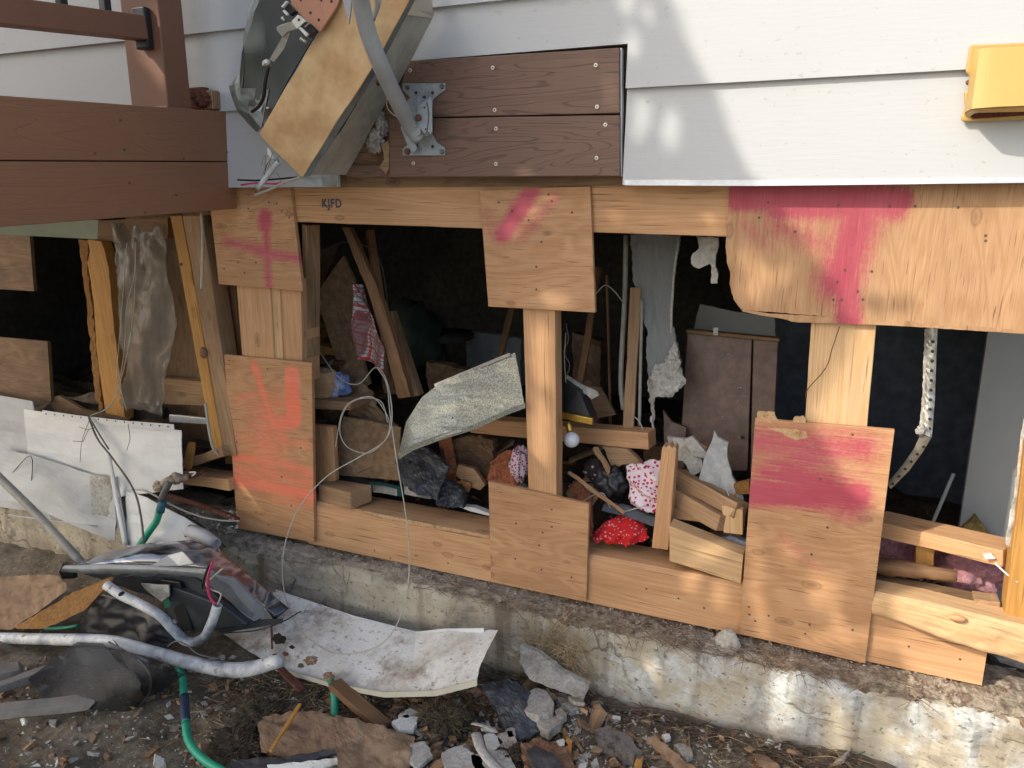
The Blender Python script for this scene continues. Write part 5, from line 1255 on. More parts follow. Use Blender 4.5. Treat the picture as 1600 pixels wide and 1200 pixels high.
stuff(mk('brown_gravel', *sub(third, len(F_)), M['dirt']), 'small brown crumbs of soil', 'gravel')
def litter(cx=None):
    r = rnd.random()
    if r < .35: px, py = rnd.gauss(420, 60), rnd.gauss(1085, 30)
    elif r < .55: px, py = rnd.gauss(590, 60), rnd.gauss(1110, 20)
    else: px, py = rnd.uniform(230, 1350), rnd.uniform(1060, 1230)
    p = Z(px, py, GZ)
    if p.y > -.08: p.y = -.08 - rnd.random() * .06
    p.z = gh(p.x, p.y) + rnd.uniform(.001, .012)
    a = rnd.uniform(0, 6.28)
    return p, Vector((math.cos(a), math.sin(a), rnd.uniform(-.1, .25))), rnd.uniform(.015, .07), Vector((rnd.uniform(-.4, .4), rnd.uniform(-.4, .4), -.2))
stuff(strands('straw_litter', litter, 1500, M['straw'], None, .0011), 'dry straw scattered on the soil', 'straw')
stuff(strands('dark_litter', litter, 1500, M['root'], None, .0014), 'dark dry stems scattered on the soil', 'litter')
def roots():
    px = rnd.uniform(760, 1330) if rnd.random() < .8 else rnd.uniform(560, 1400)
    p = Z(px, 1200, GZ); x = W(px, 1100 + (px - 900) * .17, -.08).x
    p = Vector((x, rnd.uniform(-.13, -.075), 0)); p.z = gh(p.x, p.y) + rnd.uniform(0, .012)
    a = rnd.uniform(-.6, .6) + (math.pi if rnd.random() < .5 else 0)
    return p, Vector((math.cos(a), math.sin(a) * .5, rnd.uniform(-.05, .5))), rnd.uniform(.02, .09), Vector((rnd.uniform(-.8, .8), rnd.uniform(-.5, .1), -.5))
stuff(strands('dry_roots', roots, 900, M['root'], None, .0015), 'tangled dark dead stems along the foot of the foundation', 'dead stems')

# loose laths, splinters and crumbs that fill the rooms and the yard
LT = [(505, 700, .4, 560, 640, .5, 'fir_dark', 'dark lath leaning in the left bay behind the cardboard box'),
      (640, 700, .35, 700, 600, .6, 'fir_dark', 'dark lath rising behind the charred heap'),
      (730, 740, .25, 800, 690, .35, 'fir_old', 'grey lath slanting left of the purple printed cloth'),
      (760, 650, .5, 800, 480, .8, 'fir_dark', 'dim lath standing deep behind the mottled metal sheet'),
      (900, 640, .5, 935, 420, .7, 'fir_dark', 'dim lath standing in the dark right of the middle post'),
      (890, 720, .3, 960, 690, .35, 'cardboard', 'brown strip lying below the inner plate right of the globe'),
      (905, 812, .12, 935, 770, .15, 'fir_old', 'short grey lath beside the brown plank end'),
      (1060, 700, .35, 1130, 750, .28, 'fir_old', 'grey lath lying in front of the brown cabinet'),
      (1068, 752, .2, 1100, 700, .26, 'ply', 'tan lath leaning behind the stacked studs'),
      (1100, 800, .12, 1150, 775, .12, 'fir_pale', 'pale lath across the stacked studs'),
      (478, 640, .2, 520, 560, .25, 'cardboard', 'brown strip behind the blue cloth'),
      (1385, 940, .02, 1470, 925, .04, 'fir_dark', 'dark lath lying above the slanted rough timber'),
      (220, 700, .15, 300, 640, .2, 'fir_dark', 'dark lath in the gap behind the white panel corner'),
      (575, 640, .3, 640, 700, .24, 'cardboard', 'brown strip behind the looped cable')]
for x0, y0, d0, x1, y1, d1, mt, lab in LT:
    one(bar('broken_lath', W(x0, y0, d0), W(x1, y1, d1), .022, .010, M[mt], broken=.012), lab, 'lath')
for px, py, d, w_, h_, mt, lab in [(620, 560, .9, .16, .30, 'ply_dark', 'dim brown box standing deep in the left bay'), (700, 600, .75, .18, .16, 'cardboard', 'crushed carton deep behind the mottled metal sheet'),
        (915, 600, .7, .10, .34, 'brown_door', 'dark upright board deep right of the middle post'), (1035, 720, .45, .12, .10, 'cardboard', 'crushed carton in front of the hanging plasterboard'),
        (520, 600, .5, .10, .12, 'cardboard', 'small carton deep behind the blue cloth'), (770, 560, 1.1, .25, .22, 'drywall', 'grey slab leaning deep in the left bay')]:
    c_ = W(px, py, d)
    o = one(patch('clutter_box', [(*proj(c_ + Vector((-w_ / 2, 0, h_ / 2))), d + .05), (*proj(c_ + Vector((w_ / 2, 0, h_ / 2 - .02))), d + .02)], [(*proj(c_ + Vector((-w_ / 2 + .01, 0, -h_ / 2))), d), (*proj(c_ + Vector((w_ / 2, 0, -h_ / 2))), d - .02)], 16, 16, .05, M[mt], None, rag=2, bump=lambda u, v, px, py: .015 * fbm(px * .03, py * .03, 5)), lab, 'box' if 'board' not in lab and 'slab' not in lab else 'board')
WR = [([(884, 505, .14), (888, 530, .13), (881, 550, .13), (890, 570, .13), (884, 590, .13)], 'wire_grey', 'tangled dark wire hanging against the right side of the middle post'),
      ([(470, 470, .2), (500, 400, .3), (545, 378, .35), (590, 400, .3), (605, 470, .25), (604, 520, .2)], 'wire_grey', 'thin dark wire arching high in the left bay'),
      ([(985, 650, .22), (996, 655, .21), (1004, 672, .2), (1000, 690, .2)], 'drywall_pale', 'pale loop of strapping at the foot of the grey conduit'),
      ([(650, 700, .1), (690, 720, .08), (730, 705, .1), (760, 730, .1)], 'wire_black', 'black wire across the charred heap'),
      ([(900, 790, .1), (940, 770, .1), (960, 800, .08), (1010, 790, .07)], 'wire_white', 'pale wire between the stick and the red cloth'),
      ([(340, 990, -.33), (400, 985, -.3), (440, 972, -.27), (470, 955, -.2)], 'wire_black', 'black wire crossing the left end of the long white sheet'),
      ([(430, 1050, -.3), (400, 1085, -.36), (372, 1110, -.4), (350, 1150, -.45)], 'root', 'dry branch running down from the left end of the white sheet'),
      ([(462, 905, -.06), (450, 930, -.09), (443, 945, -.11)], 'wire_black', 'short black wire standing behind the left end of the white sheet')]
for pts, mt, lab in WR: one(tube('loose_wire', [W(*p) for p in pts], .0016 if mt != 'root' else .003, M[mt], None, 6, 6), lab, 'wire')
def shards(name, n, gen, mat, label, cat, smin, smax):
    V = []; Fc = []
    for _ in range(n):
        p = gen(); s = rnd.uniform(smin, smax) * (2.2 if rnd.random() < .06 else 1); q = len(V)
        a = Vector((rnd.gauss(0, 1), rnd.gauss(0, 1), rnd.gauss(0, .35))).normalized(); b = Vector((rnd.gauss(0, 1), rnd.gauss(0, 1), rnd.gauss(0, .35))); b = (b - a * b.dot(a)).normalized(); c = a.cross(b) * s * .22
        r = [a * s * rnd.uniform(.7, 1.6), b * s * rnd.uniform(.4, .8), -a * s * rnd.uniform(.5, 1.3), -b * s * rnd.uniform(.3, .8)]
        V += [p + v - c for v in r] + [p + v * .85 + c for v in r]
        Fc += [(q, q + 1, q + 2, q + 3), (q + 7, q + 6, q + 5, q + 4)] + [(q + i, q + (i + 1) % 4, q + 4 + (i + 1) % 4, q + 4 + i) for i in range(4)]
    return stuff(mk(name, V, Fc, mat), label, cat)
def yard():
    r = rnd.random()
    if r < .5: px, py = rnd.gauss(760, 110), rnd.uniform(1080, 1230)
    elif r < .75: px, py = rnd.uniform(560, 1320), rnd.uniform(1090, 1230)
    else: px, py = rnd.uniform(-50, 560), rnd.uniform(1020, 1230)
    p = Z(px, py, GZ + .01)
    if p.y > -.085: p.y = -.085 - rnd.random() * .1
    p.z = gh(p.x, p.y) + rnd.uniform(.001, .012); return p
def inside():
    px = rnd.choice([rnd.uniform(500, 830), rnd.uniform(885, 1170), rnd.uniform(885, 1170), rnd.uniform(1370, 1580)])
    d = rnd.uniform(.12, .5); p = W(px, 700, d); p.z = -1.0 + .06 * fbm(p.x * 3, d * 4, 4) + rnd.uniform(0, .06) + (.0 if d < .2 else .04); return p
shards('plaster_bits', 650, yard, M['concrete_chip'], 'small plaster and concrete bits strewn on the soil', 'rubble', .004, .011)
shards('bark_bits', 420, yard, M['fir_dark'], 'dark wood splinters strewn on the soil', 'splinters', .005, .014)
shards('wood_scraps', 170, yard, M['fir_old'], 'flat weathered wood scraps strewn on the soil', 'scraps', .008, .022)
shards('paper_scraps', 120, yard, M['drywall_pale'], 'torn pale paper scraps strewn on the soil', 'scraps', .006, .018)
shards('cardboard_bits', 260, yard, M['cardboard_wet'], 'torn brown scraps strewn on the soil', 'scraps', .006, .016)
shards('plaster_crumbs', 500, inside, M['drywall_pale'], 'pale plaster crumbs on the room floor', 'rubble', .003, .012)
shards('wood_crumbs', 700, inside, M['fir_old'], 'wood splinters on the room floor', 'splinters', .004, .016)
def sandgrain():
    x = rnd.uniform(-1.35, .3); v = rnd.random()
    return Vector((x, -.05 + .05 * v, -.996 - .012 * (1 - v)))
shards('sill_crumbs', 1100, sandgrain, M['cream'], 'pale crumbs lying on the rotten sill ledge', 'crumbs', .0007, .0028)
for k in range(6):
    yj = .55 + .32 * k
    one(bar('floor_joist', (-3.5, yj, .0), (1.3, yj, .0), .038, .09, M['fir_dark'], bevel=0), 'dark ceiling joist number %s back from the header inside the room' % ['one', 'two', 'three', 'four', 'five', 'six'][k], 'joist')

# ================================================================ INSIDE THE ROOM: LEFT BAY
one(slab('tall_board', [(536, 400, .33), (553, 436, .33), (560, 540, .30), (578, 600, .28), (546, 618, .27), (518, 540, .26), (493, 460, .27)], .012, M['cardboard'], jag=.4), 'tall brown board leaning behind the plaid cloth', 'board')
one(slab('dark_flap', [(470, 400, .40), (530, 380, .40), (500, 455, .36), (470, 462, .36)], .01, M['brown_door']), 'dark brown flap beside the left post', 'board')
one(slab('long_splinter', [(534, 355, .20), (546, 356, .20), (566, 400, .19), (590, 450, .18), (618, 540, .16), (642, 620, .14), (622, 622, .14), (600, 540, .16), (575, 455, .18), (552, 400, .19)], .02, M['fir_dark'], jag=1.0, step=12, grain=(.3, 0, -1)), 'long dark splintered stud slanting over the plaid cloth', 'splinter')
one(bar('dark_stick', W(578, 360, .35), W(600, 500, .30), .02, .02, M['fir_dark']), 'thin dark stick behind the long splintered stud', 'stick')
one(plank('leaning_board', (601, 488), (612, 487), (655, 618), (624, 622), (.30, .30, .20, .20), .03, M['fir_old'], bevel=.002), 'grey brown board leaning right of the long splinter', 'board')
def pl(u, v, px, py): return .018 * math.sin(v * 7 + u * 2) * (1 - u * .3) + .01 * fbm(px * .03, py * .03, 3)
one(patch('plaid_cloth', [(553, 440, .17), (554, 500, .17), (556, 540, .17), (562, 560, .17)], [(563, 450, .17), (588, 500, .16), (603, 545, .15), (600, 580, .15)], 30, 16, .002, M['plaid'], None, bump=pl, grain=(.3, 0, 1), smooth=True), 'red and white plaid cloth hanging in the left bay', 'cloth')
one(lump('yellow_insulation', W(503, 505, .34), (.07, .05, .05), M['insul_yellow'], None, 3, 4, .6, 2.5), 'yellowed insulation batt behind the left post', 'insulation')
one(slab('batt_edge', [(474, 535, .28), (522, 545, .27), (524, 556, .27), (480, 552, .28)], .05, M['yellow_stud'], jag=1), 'yellow edged board below the yellowed insulation', 'board')
one(slab('batt_edge', [(474, 552, .25), (530, 566, .24), (530, 572, .24), (478, 566, .25)], .04, M['fir_dark'], jag=1), 'dark board under the yellow edged board', 'board')
def cl(u, v, px, py): return .015 * fbm(px * .05, py * .05, 3) + .008 * fbm(px * .14, py * .14, 9)
one(patch('blue_cloth', [(504, 575, .16), (520, 582, .16), (545, 588, .16)], [(505, 622, .14), (525, 622, .14), (548, 612, .15)], 24, 20, .003, M['blue_cloth'], None, bump=cl, rag=3, smooth=True), 'crumpled blue and white cloth beside the coral board', 'cloth')
one(slab('chewed_block', [(488, 580, .12), (508, 584, .12), (514, 600, .12), (512, 622, .12), (490, 624, .12)], .05, M['fir_pale'], jag=1.5, step=6), 'chewed pale wood block just right of the coral board', 'wood block')
one(plank('shelf_board', (488, 624), (548, 628), (548, 641), (488, 639), .10, .12, M['fir_old']), 'dark shelf board below the blue cloth', 'board')
one(patch('box_flap', [(540, 600, .22), (560, 595, .22), (578, 610, .22), (600, 650, .2)], [(548, 660, .18), (570, 660, .18), (590, 662, .18), (620, 668, .18)], 14, 10, .004, M['cardboard'], None, rag=2, bump=cl), 'torn upper flap of the cardboard box', 'cardboard')
bx = thing('cardboard_box', 'flattened brown cardboard box standing behind the short block of lumber', 'cardboard box')
slab('front', [(537, 651, .15), (580, 658, .15), (626, 668, .15), (624, 700, .13), (636, 752, .12), (560, 745, .12), (522, 742, .12), (524, 700, .13)], .004, M['cardboard'], bx)
tube('box_crease', [W(560, 738, .118), W(590, 728, .125), W(626, 726, .125)], .0014, M['cardboard_wet'], bx, 5, 4)
one(plank('upright_offcut', (488, 664), (520, 667), (524, 752), (490, 756), .06, .02, M['ply']), 'upright plywood offcut standing against the coral board', 'plywood')
one(patch('green_booklet', [(576, 754, .10), (600, 756, .10), (626, 762, .09)], [(578, 768, .06), (604, 771, .06), (627, 776, .055)], 8, 6, .008, M['green_bits'], None), 'flat green booklet lying behind the bottom beam', 'booklet')
one(patch('booklet_page', [(582, 759, .082), (600, 760, .08), (620, 765, .075)], [(583, 769, .058), (602, 771, .057), (620, 775, .055)], 8, 6, .004, M['concrete_chip'], None), 'pale printed card on the green booklet', 'card')
one(patch('black_strip', [(530, 742, .13), (560, 746, .12), (600, 752, .12)], [(528, 752, .09), (560, 757, .09), (600, 763, .09)], 10, 6, .012, M['black'], None, rag=1.5, bump=cl), 'black plastic tray strip behind the green booklet', 'plastic')
one(patch('white_corner', [(630, 748, .10), (650, 756, .09), (672, 770, .08)], [(632, 772, .06), (650, 776, .05), (674, 780, .06)], 8, 6, .006, M['drywall_pale'], None), 'pale board corner under the charred heap', 'board')
ch = thing('charred_heap', 'heap of charred blue black plastic behind the bottom beam', 'debris')
patch('charred_piece', [(612, 720, .12), (640, 703, .14), (668, 702, .13), (702, 728, .10)], [(632, 760, .05), (655, 772, .04), (680, 784, .03), (688, 766, .04)], 40, 30, .012, M['charcoal'], ch, bump=lambda u, v, px, py: .02 * fbm(px * .03, py * .03, 3) + .006 * fbm(px * .12, py * .12, 9), rag=2)
patch('charred_piece', [(678, 762, .08), (700, 752, .08), (722, 765, .07)], [(682, 784, .04), (704, 792, .035), (724, 794, .04)], 24, 18, .02, M['charcoal'], ch, bump=cl, rag=2)
lump('torn_hole', W(640, 722, .085), (.008, .004, .006), M['void'], ch, 3, 2, .4)
one(slab('white_plate', [(712, 790, .085), (740, 793, .085), (764, 802, .085), (764, 806, .085), (735, 799, .085)], .02, M['white_metal']), 'white edge of a board behind the bottom beam', 'board')
one(bar('broken_wood', W(690, 660, .25), W(706, 745, .16), .03, .05, M['orange_cloth'], broken=.01), 'reddish stick behind the mottled metal sheet', 'stick')
one(patch('brown_crate', [(700, 690, .24), (740, 680, .25), (772, 690, .24)], [(712, 748, .16), (745, 765, .14), (768, 752, .15)], 16, 14, .03, M['ply_dark'], None, rag=3, bump=cl), 'dark broken panel below the mottled metal sheet', 'panel')
one(slab('bent_board', [(716, 726, .14), (740, 732, .13), (758, 758, .11), (750, 766, .11), (728, 758, .12), (712, 742, .13)], .014, M['fir_old'], jag=1.2), 'short brown board pointing at the plain foot gusset', 'board')
one(patch('folded_cloth', [(768, 720, .15), (788, 706, .15), (806, 700, .15)], [(760, 752, .12), (780, 758, .12), (808, 760, .12)], 14, 12, .005, M['orange_cloth'], None, bump=cl, rag=2), 'orange brown cloth left of the purple printed cloth', 'cloth')
one(slab('torn_card', [(704, 754, .11), (722, 750, .11), (736, 756, .11), (732, 770, .10), (712, 764, .10)], .006, M['cardboard_orange'], jag=1.8, step=5), 'torn tan card between the charred heap and the foot gusset', 'card')
one(lump('purple_print_cloth', W(812, 725, .13), (.026, .022, .052), M['hearts_purple'], None, 3, 4, .35, 2), 'bunched white cloth with fine purple print left of the middle post', 'cloth')
mt_ = thing('mottled_metal_sheet', 'bent mottled zinc metal sheet sticking out of the left bay', 'metal sheet')
def mb(u, v, px, py): return .010 * max(0, 1 - abs(px - 715) / 60) + .005 * fbm(px * .01, py * .02, 4)
patch('sheet', [(622, 712, .03), (634, 660, .05), (660, 620, .06), (690, 598, .06), (745, 575, .05), (805, 551, .04)], [(624, 714, .00), (645, 700, -.01), (690, 683, -.02), (740, 668, -.02), (790, 645, -.015), (820, 634, -.01)], 80, 40, .0015, M['mottled'], mt_, bump=mb)
patch('hem', [(622, 708, .0), (645, 695, -.015), (690, 678, -.025), (740, 664, -.025), (790, 641, -.02), (820, 630, -.015)], [(624, 717, .0), (645, 704, -.013), (690, 687, -.023), (740, 672, -.023), (790, 649, -.018), (820, 638, -.013)], 50, 3, .004, M['mottled'], mt_)
patch('hem', [(678, 600, .06), (745, 572, .05), (796, 551, .04)], [(680, 605, .055), (745, 577, .045), (798, 556, .035)], 30, 3, .004, M['zinc'], mt_)
stamp(holem, 'sheet_hole', W(707, 653, -.016), mt_, .7)

# ================================================================ INSIDE: MIDDLE BAY
ip = thing('inner_plate', 'inner horizontal fir plate running behind the middle post', 'beam')
bar('plate', W(742, 662, .28), W(1019, 685, .20), .05, .045, M['fir'], ip)
one(bar('inner_stud', W(994, 450, .30), W(983, 668, .24), .028, .045, M['fir_dark'] if False else M['orange_wood'] if 'orange_wood' in M else M['fir_old']), 'reddish inner stud standing on the inner plate', 'stud')
one(tube('grey_conduit', [W(978, 368, .32), W(976, 470, .30), W(970, 590, .27), W(974, 640, .26)], .007, M['pipe_dull'], None, 8, 5), 'battered grey conduit left of the reddish inner stud', 'conduit')
one(tube('grey_conduit', [W(1003, 468, .27), W(1001, 560, .26), W(999, 665, .24)], .0045, M['pipe_dull'], None, 8, 5), 'thin grey conduit right of the reddish inner stud', 'conduit')
one(tube('grey_conduit', [W(948, 430, .42), W(950, 500, .40), W(954, 665, .34)], .004, M['fir_dark'], None, 8, 5), 'thin brown rod in the dark behind the middle post', 'rod')
def hang(u, v, px, py): return .012 * fbm(px * .02, py * .008, 4) + .004 * fbm(px * .1, py * .03, 7)
hd = thing('hanging_drywall', 'torn grey plasterboard strip hanging from the header to the inner plate', 'plasterboard')
patch('board', [(984, 366, .30), (990, 440, .30), (1000, 470, .29), (1010, 520, .27), (1012, 600, .26)], [(1064, 368, .32), (1052, 440, .30), (1048, 500, .28), (1060, 545, .27), (1066, 590, .26)], 60, 24, .010, M['drywall'], hd, bump=hang, rag=3)
patch('torn_paper', [(1012, 600, .24), (1022, 575, .24), (1040, 565, .24), (1052, 530, .24)], [(1020, 668, .22), (1022, 620, .22), (1048, 620, .22), (1072, 600, .22)], 30, 18, .004, M['drywall_pale'], hd, bump=cl, rag=5)
patch('torn_paper', [(1016, 610, .23), (1018, 640, .23), (1019, 690, .22)], [(1024, 610, .22), (1022, 640, .22), (1021, 690, .22)], 14, 5, .004, M['drywall_pale'], hd, rag=2)
tube('metal_bead', [W(1061, 368, .26), W(1052, 440, .25), W(1048, 520, .24)], .0035, M['drywall_pale'], hd, 6, 5, wob=.6)
one(slab('hanging_scrap', [(1088, 368, .10), (1122, 372, .10), (1121, 392, .10), (1118, 408, .10), (1122, 430, .10), (1121, 443, .10), (1111, 443, .10), (1110, 412, .10), (1092, 420, .10), (1080, 412, .10), (1082, 396, .10), (1092, 388, .10)], .008, M['drywall_pale'], jag=1.8, step=6), 'torn plasterboard scrap dangling below the header', 'plasterboard')
one(slab('panel_remnant', [(1094, 475, .55), (1150, 488, .55), (1210, 494, .55), (1212, 528, .55), (1082, 520, .55)], .012, M['drywall'], jag=.8), 'grey panel remnant above the brown cabinet', 'panel')
bc = thing('cabinet_front', 'worn dark brown cabinet front leaning in the middle of the room', 'cabinet')
slab('door', [(1074, 519, .38), (1175, 530, .38), (1168, 735, .30), (1060, 738, .30)], .016, M['brown_door'], bc, bevel=.002)
slab('door', [(1177, 530, .38), (1216, 533, .38), (1206, 740, .30), (1172, 738, .30)], .016, M['brown_door'], bc, bevel=.002)
slab('cabinet_top', [(1072, 515, .37), (1218, 529, .37), (1218, 534, .37), (1073, 521, .37)], .03, M['ply_dark'], bc, bevel=.001)
slab('lower_panel', [(1036, 641, .29), (1050, 660, .29), (1072, 668, .29), (1068, 744, .26), (1040, 735, .26)], .012, M['brown_door'], bc, jag=.8)
slab('clip', [(1114, 512, .36), (1122, 512, .36), (1122, 524, .36), (1115, 524, .36)], .004, M['drywall_pale'], bc)
stamp(holem, 'lock', W(1160, 683, .311), bc, 1.2)
for i in range(18):
    px, py = rnd.uniform(1070, 1205), rnd.uniform(540, 700)
    a = W(px, py, .30 + (740 - py) * .00038)
    tube('scratch', [a, a + Vector((rnd.uniform(-.008, .008), -.004, rnd.uniform(-.012, .012)))], .0006, M['drywall_pale'], bc, 4, 2)
one(slab('white_shard', [(1092, 752, .14), (1100, 716, .15), (1112, 690, .16), (1116, 672, .16), (1122, 684, .16), (1138, 692, .16), (1136, 710, .15), (1144, 745, .14), (1160, 772, .13), (1162, 800, .12), (1128, 776, .13), (1100, 766, .14)], .012, M['shard'], jag=.9), 'pointed pale grey plasterboard shard behind the stacked studs', 'plasterboard')
one(slab('grey_shard', [(1042, 682, .19), (1075, 686, .19), (1094, 712, .18), (1098, 735, .17), (1080, 744, .17), (1066, 720, .18), (1048, 716, .18)], .010, M['drywall_pale'], jag=1.5), 'dirty folded plasterboard left of the pointed shard', 'plasterboard')
one(slab('grey_shard', [(1066, 688, .17), (1082, 682, .17), (1104, 708, .17), (1100, 716, .17), (1084, 712, .17)], .012, M['drywall_pale'], jag=1), 'narrow plasterboard offcut lying on the dirty folded piece', 'plasterboard')
bxg = thing('gold_trimmed_lamp', 'black glass lamp body with brass trim and a white globe right of the middle post', 'lamp')
slab('glass_body', [(878, 595, .12), (905, 612, .11), (924, 655, .10), (924, 662, .10), (876, 652, .10)], .05, M['black'], bxg, bevel=.002)
slab('brass_trim', [(876, 644, .085), (926, 654, .085), (925, 664, .085), (876, 654, .085)], .012, M['gold'], bxg, bevel=.001)
tube('socket', [W(888, 660, .09), W(891, 676, .085)], .0085, M['gold'], bxg, 12, 3)
lump('glass_globe', W(893, 687, .08), (.0205, .0205, .0205), M['white_shade'], bxg, 0, 4, .0)
one(slab('torn_paper_strip', [(884, 586, .15), (900, 596, .14), (933, 612, .13), (936, 618, .13), (924, 624, .13), (916, 616, .13), (898, 610, .14), (886, 598, .15)], .005, M['drywall_pale'], jag=1.2), 'torn paper strip above the black lamp body', 'paper')
one(tube('hook_wire', [W(884, 520, .12), W(882, 560, .12), W(884, 598, .12)], .0012, M['wire_white'], None, 5), 'thin wire hanging beside the middle post above the lamp', 'wire')
one(tube('hook_wire', [W(930, 460, .25), W(945, 446, .25), W(960, 455, .26), W(975, 475, .27)], .0016, M['pipe_dull'], None, 6), 'bent wire arching towards the grey conduit', 'wire')
one(patch('plank_fragment', [(938, 605, .3), (948, 622, .3), (962, 648, .27)], [(905, 600, .32), (912, 640, .30), (925, 655, .28)], 10, 10, .01, M['ply_dark'], None), 'dark board fragment behind the brass trim', 'board')
one(slab('wood_panel_piece', [(942, 698, .18), (980, 702, .17), (1002, 724, .16), (972, 726, .16), (958, 735, .16)], .02, M['fir_old'], jag=1), 'brown board above the pink printed cloth', 'board')
one(bar('wood_splinter', W(930, 700, .15), W(952, 736, .12), .012, .012, M['fir_old'], broken=.01), 'short splinter left of the pink printed cloth', 'splinter')
def hc(u, v, px, py): return .02 * math.sin(v * 3.14) * math.sin(u * 3.14) + .008 * math.sin(px * .14 - py * .2) + .006 * fbm(px * .06, py * .06, 2)
one(patch('heart_print_cloth', [(979, 728, .13), (1000, 722, .13), (1030, 719, .13), (1046, 722, .13)], [(985, 790, .09), (1000, 798, .08), (1020, 800, .08), (1048, 792, .09)], 36, 36, .003, M['hearts_pink'], None, bump=hc, rag=2, smooth=True), 'white cloth printed with pink hearts behind the broken stud', 'cloth')
one(patch('red_heart_cloth', [(930, 830, .06), (950, 812, .08), (985, 800, .09), (1004, 818, .08)], [(926, 842, .045), (955, 850, .03), (990, 852, .03), (1016, 842, .04)], 36, 30, .003, M['hearts_red'], None, bump=lambda u, v, px, py: .020 * math.sin(v * 3.14) * math.sin(u * 3.14) ** .6 + .016 * fbm(px * .05, py * .05, 2) + .007 * math.sin(px * .25 + py * .15), rag=4, smooth=True), 'bright red cloth with pale hearts lying behind the beam', 'cloth')
one(lump('black_bag', W(955, 752, .14), (.04, .03, .04), M['bag'], None, 6, 4, .4, 2), 'black plastic bag left of the pink heart cloth', 'bag')
one(lump('floral_scrap', W(930, 735, .17), (.03, .02, .03), pattern('dark cloth with pale print', (.03, .02, .02), (.5, .38, .36), 80, .25), None, 8, 3, .4, 2), 'dark cloth with small pale flowers right of the globe', 'cloth')
one(bar('broom_stick', W(888, 738, .12), W(976, 802, .055), .008, .008, M['fir'], broken=.004), 'thin wooden stick slanting down to the red cloth', 'stick')
one(patch('brown_board', [(888, 758, .13), (905, 752, .13), (925, 780, .11)], [(915, 835, .07), (920, 838, .07), (926, 835, .07)], 14, 10, .01, M['orange_cloth'], None, rag=2, bump=cl), 'brown plank end between the foot gusset and the red cloth', 'board')
one(slab('torn_pale_wood', [(884, 770, .13), (896, 752, .13), (908, 756, .13), (906, 790, .11), (890, 782, .12)], .01, M['fir_old'], jag=2), 'torn light wood behind the foot gusset', 'wood')
one(patch('grey_tray', [(945, 786, .10), (980, 792, .09), (1060, 822, .08)], [(940, 798, .07), (975, 806, .06), (1058, 836, .05)], 20, 6, .012, M['housing_rim'], None, rag=1), 'grey slotted tray under the pink heart cloth', 'tray')
one(plank('broken_stud', (1034, 700), (1056, 702), (1044, 860), (1018, 856), (.055, .055, .04, .04), .035, M['fir'], bevel=.002), 'short broken stud standing on the bottom beam', 'stud')
one(slab('stud_splinters', [(1034, 704, .0545), (1037, 696, .0545), (1041, 699, .0545), (1046, 695, .0545), (1050, 700, .0545), (1055, 698, .0545), (1057, 704, .0545)], .032, M['osb_core'], jag=.8, step=4), 'splintered top end of the short broken stud', 'splinters')
stk = [((1058, 744), (1158, 798), .045, .038, 'fir_old', 'upper stud of the stack lying behind the loose offcut'),
       ((1050, 770), (1132, 818), .045, .04, 'fir_old', 'middle stud of the stack lying behind the loose offcut'),
       ((1048, 798), (1160, 812), .03, .035, 'fir', 'lowest stud of the stack lying behind the loose offcut')]
for (a, b, w, h, mt, lab), (ya, yb) in zip(stk, ((.17, .05), (.14, .035), (.12, .06))):
    one(bar('stacked_stud', W(*a, ya), W(*b, yb), w, h, M[mt], None, up=(0, .3, 1), bevel=.002), lab, 'stud')
one(plank('notched_block', (1128, 790), (1161, 798), (1160, 836), (1130, 832), .035, .03, M['fir_pale'], bevel=.002), 'pale cut stud end facing out beside the tall magenta board', 'stud')
one(slab('pale_cloth', [(1120, 842, .07), (1140, 838, .07), (1165, 848, .07), (1165, 860, .07), (1135, 852, .07)], .03, M['pale_cloth'], jag=1), 'pale blue cloth showing behind the loose offcut', 'cloth')
one(slab('brown_rag', [(1108, 832, .08), (1150, 832, .08), (1164, 842, .08), (1122, 846, .08)], .03, M['brown_door'], jag=1), 'dark rag above the pale blue cloth', 'rag')
one(slab('amber_board', [(1146, 758, .12), (1170, 752, .12), (1172, 772, .12), (1150, 772, .12)], .02, M['cardboard_orange']), 'amber board corner left of the tall magenta board', 'board')
one(tube('thin_sticks', [W(1136, 766, .08), W(1140, 780, .07), W(1138, 792, .06)], .0012, M['drywall_pale'], None, 5), 'thin pale sliver in front of the pointed shard', 'sliver')

# rubble on the room floor, varied pieces, each its own
RB = rnd
cats = [('fir_dark', 'dark broken lath'), ('cardboard_wet', 'damp brown scrap'), ('charcoal', 'charred scrap'), ('drywall_pale', 'pale plaster crumb'), ('fir_old', 'weathered wood chip')]
for i in range(140):
    px = RB.choice([RB.uniform(500, 820), RB.uniform(885, 1160), RB.uniform(885, 1160)])
    dpt = RB.uniform(.15, .6)
    x = W(px, 700, dpt).x
    z = -.985 + .12 * fbm(x * 3, dpt * 4, 4) + RB.uniform(-.02, .03) + (.09 if dpt > .25 else 0)
    mt, lab = RB.choice(cats)
    s = RB.uniform(.015, .05)
    one(chunk('broken_piece', (x, dpt, z), (s, s * RB.uniform(.3, .9), s * RB.uniform(.2, .6)), M[mt], None, 9), lab + ' in the rubble on the room floor ' + ('left' if px < 840 else 'right') + ' of the middle post', 'rubble', 'floor rubble ' + ('left' if px < 840 else 'right') + ' of the middle post: ' + lab)
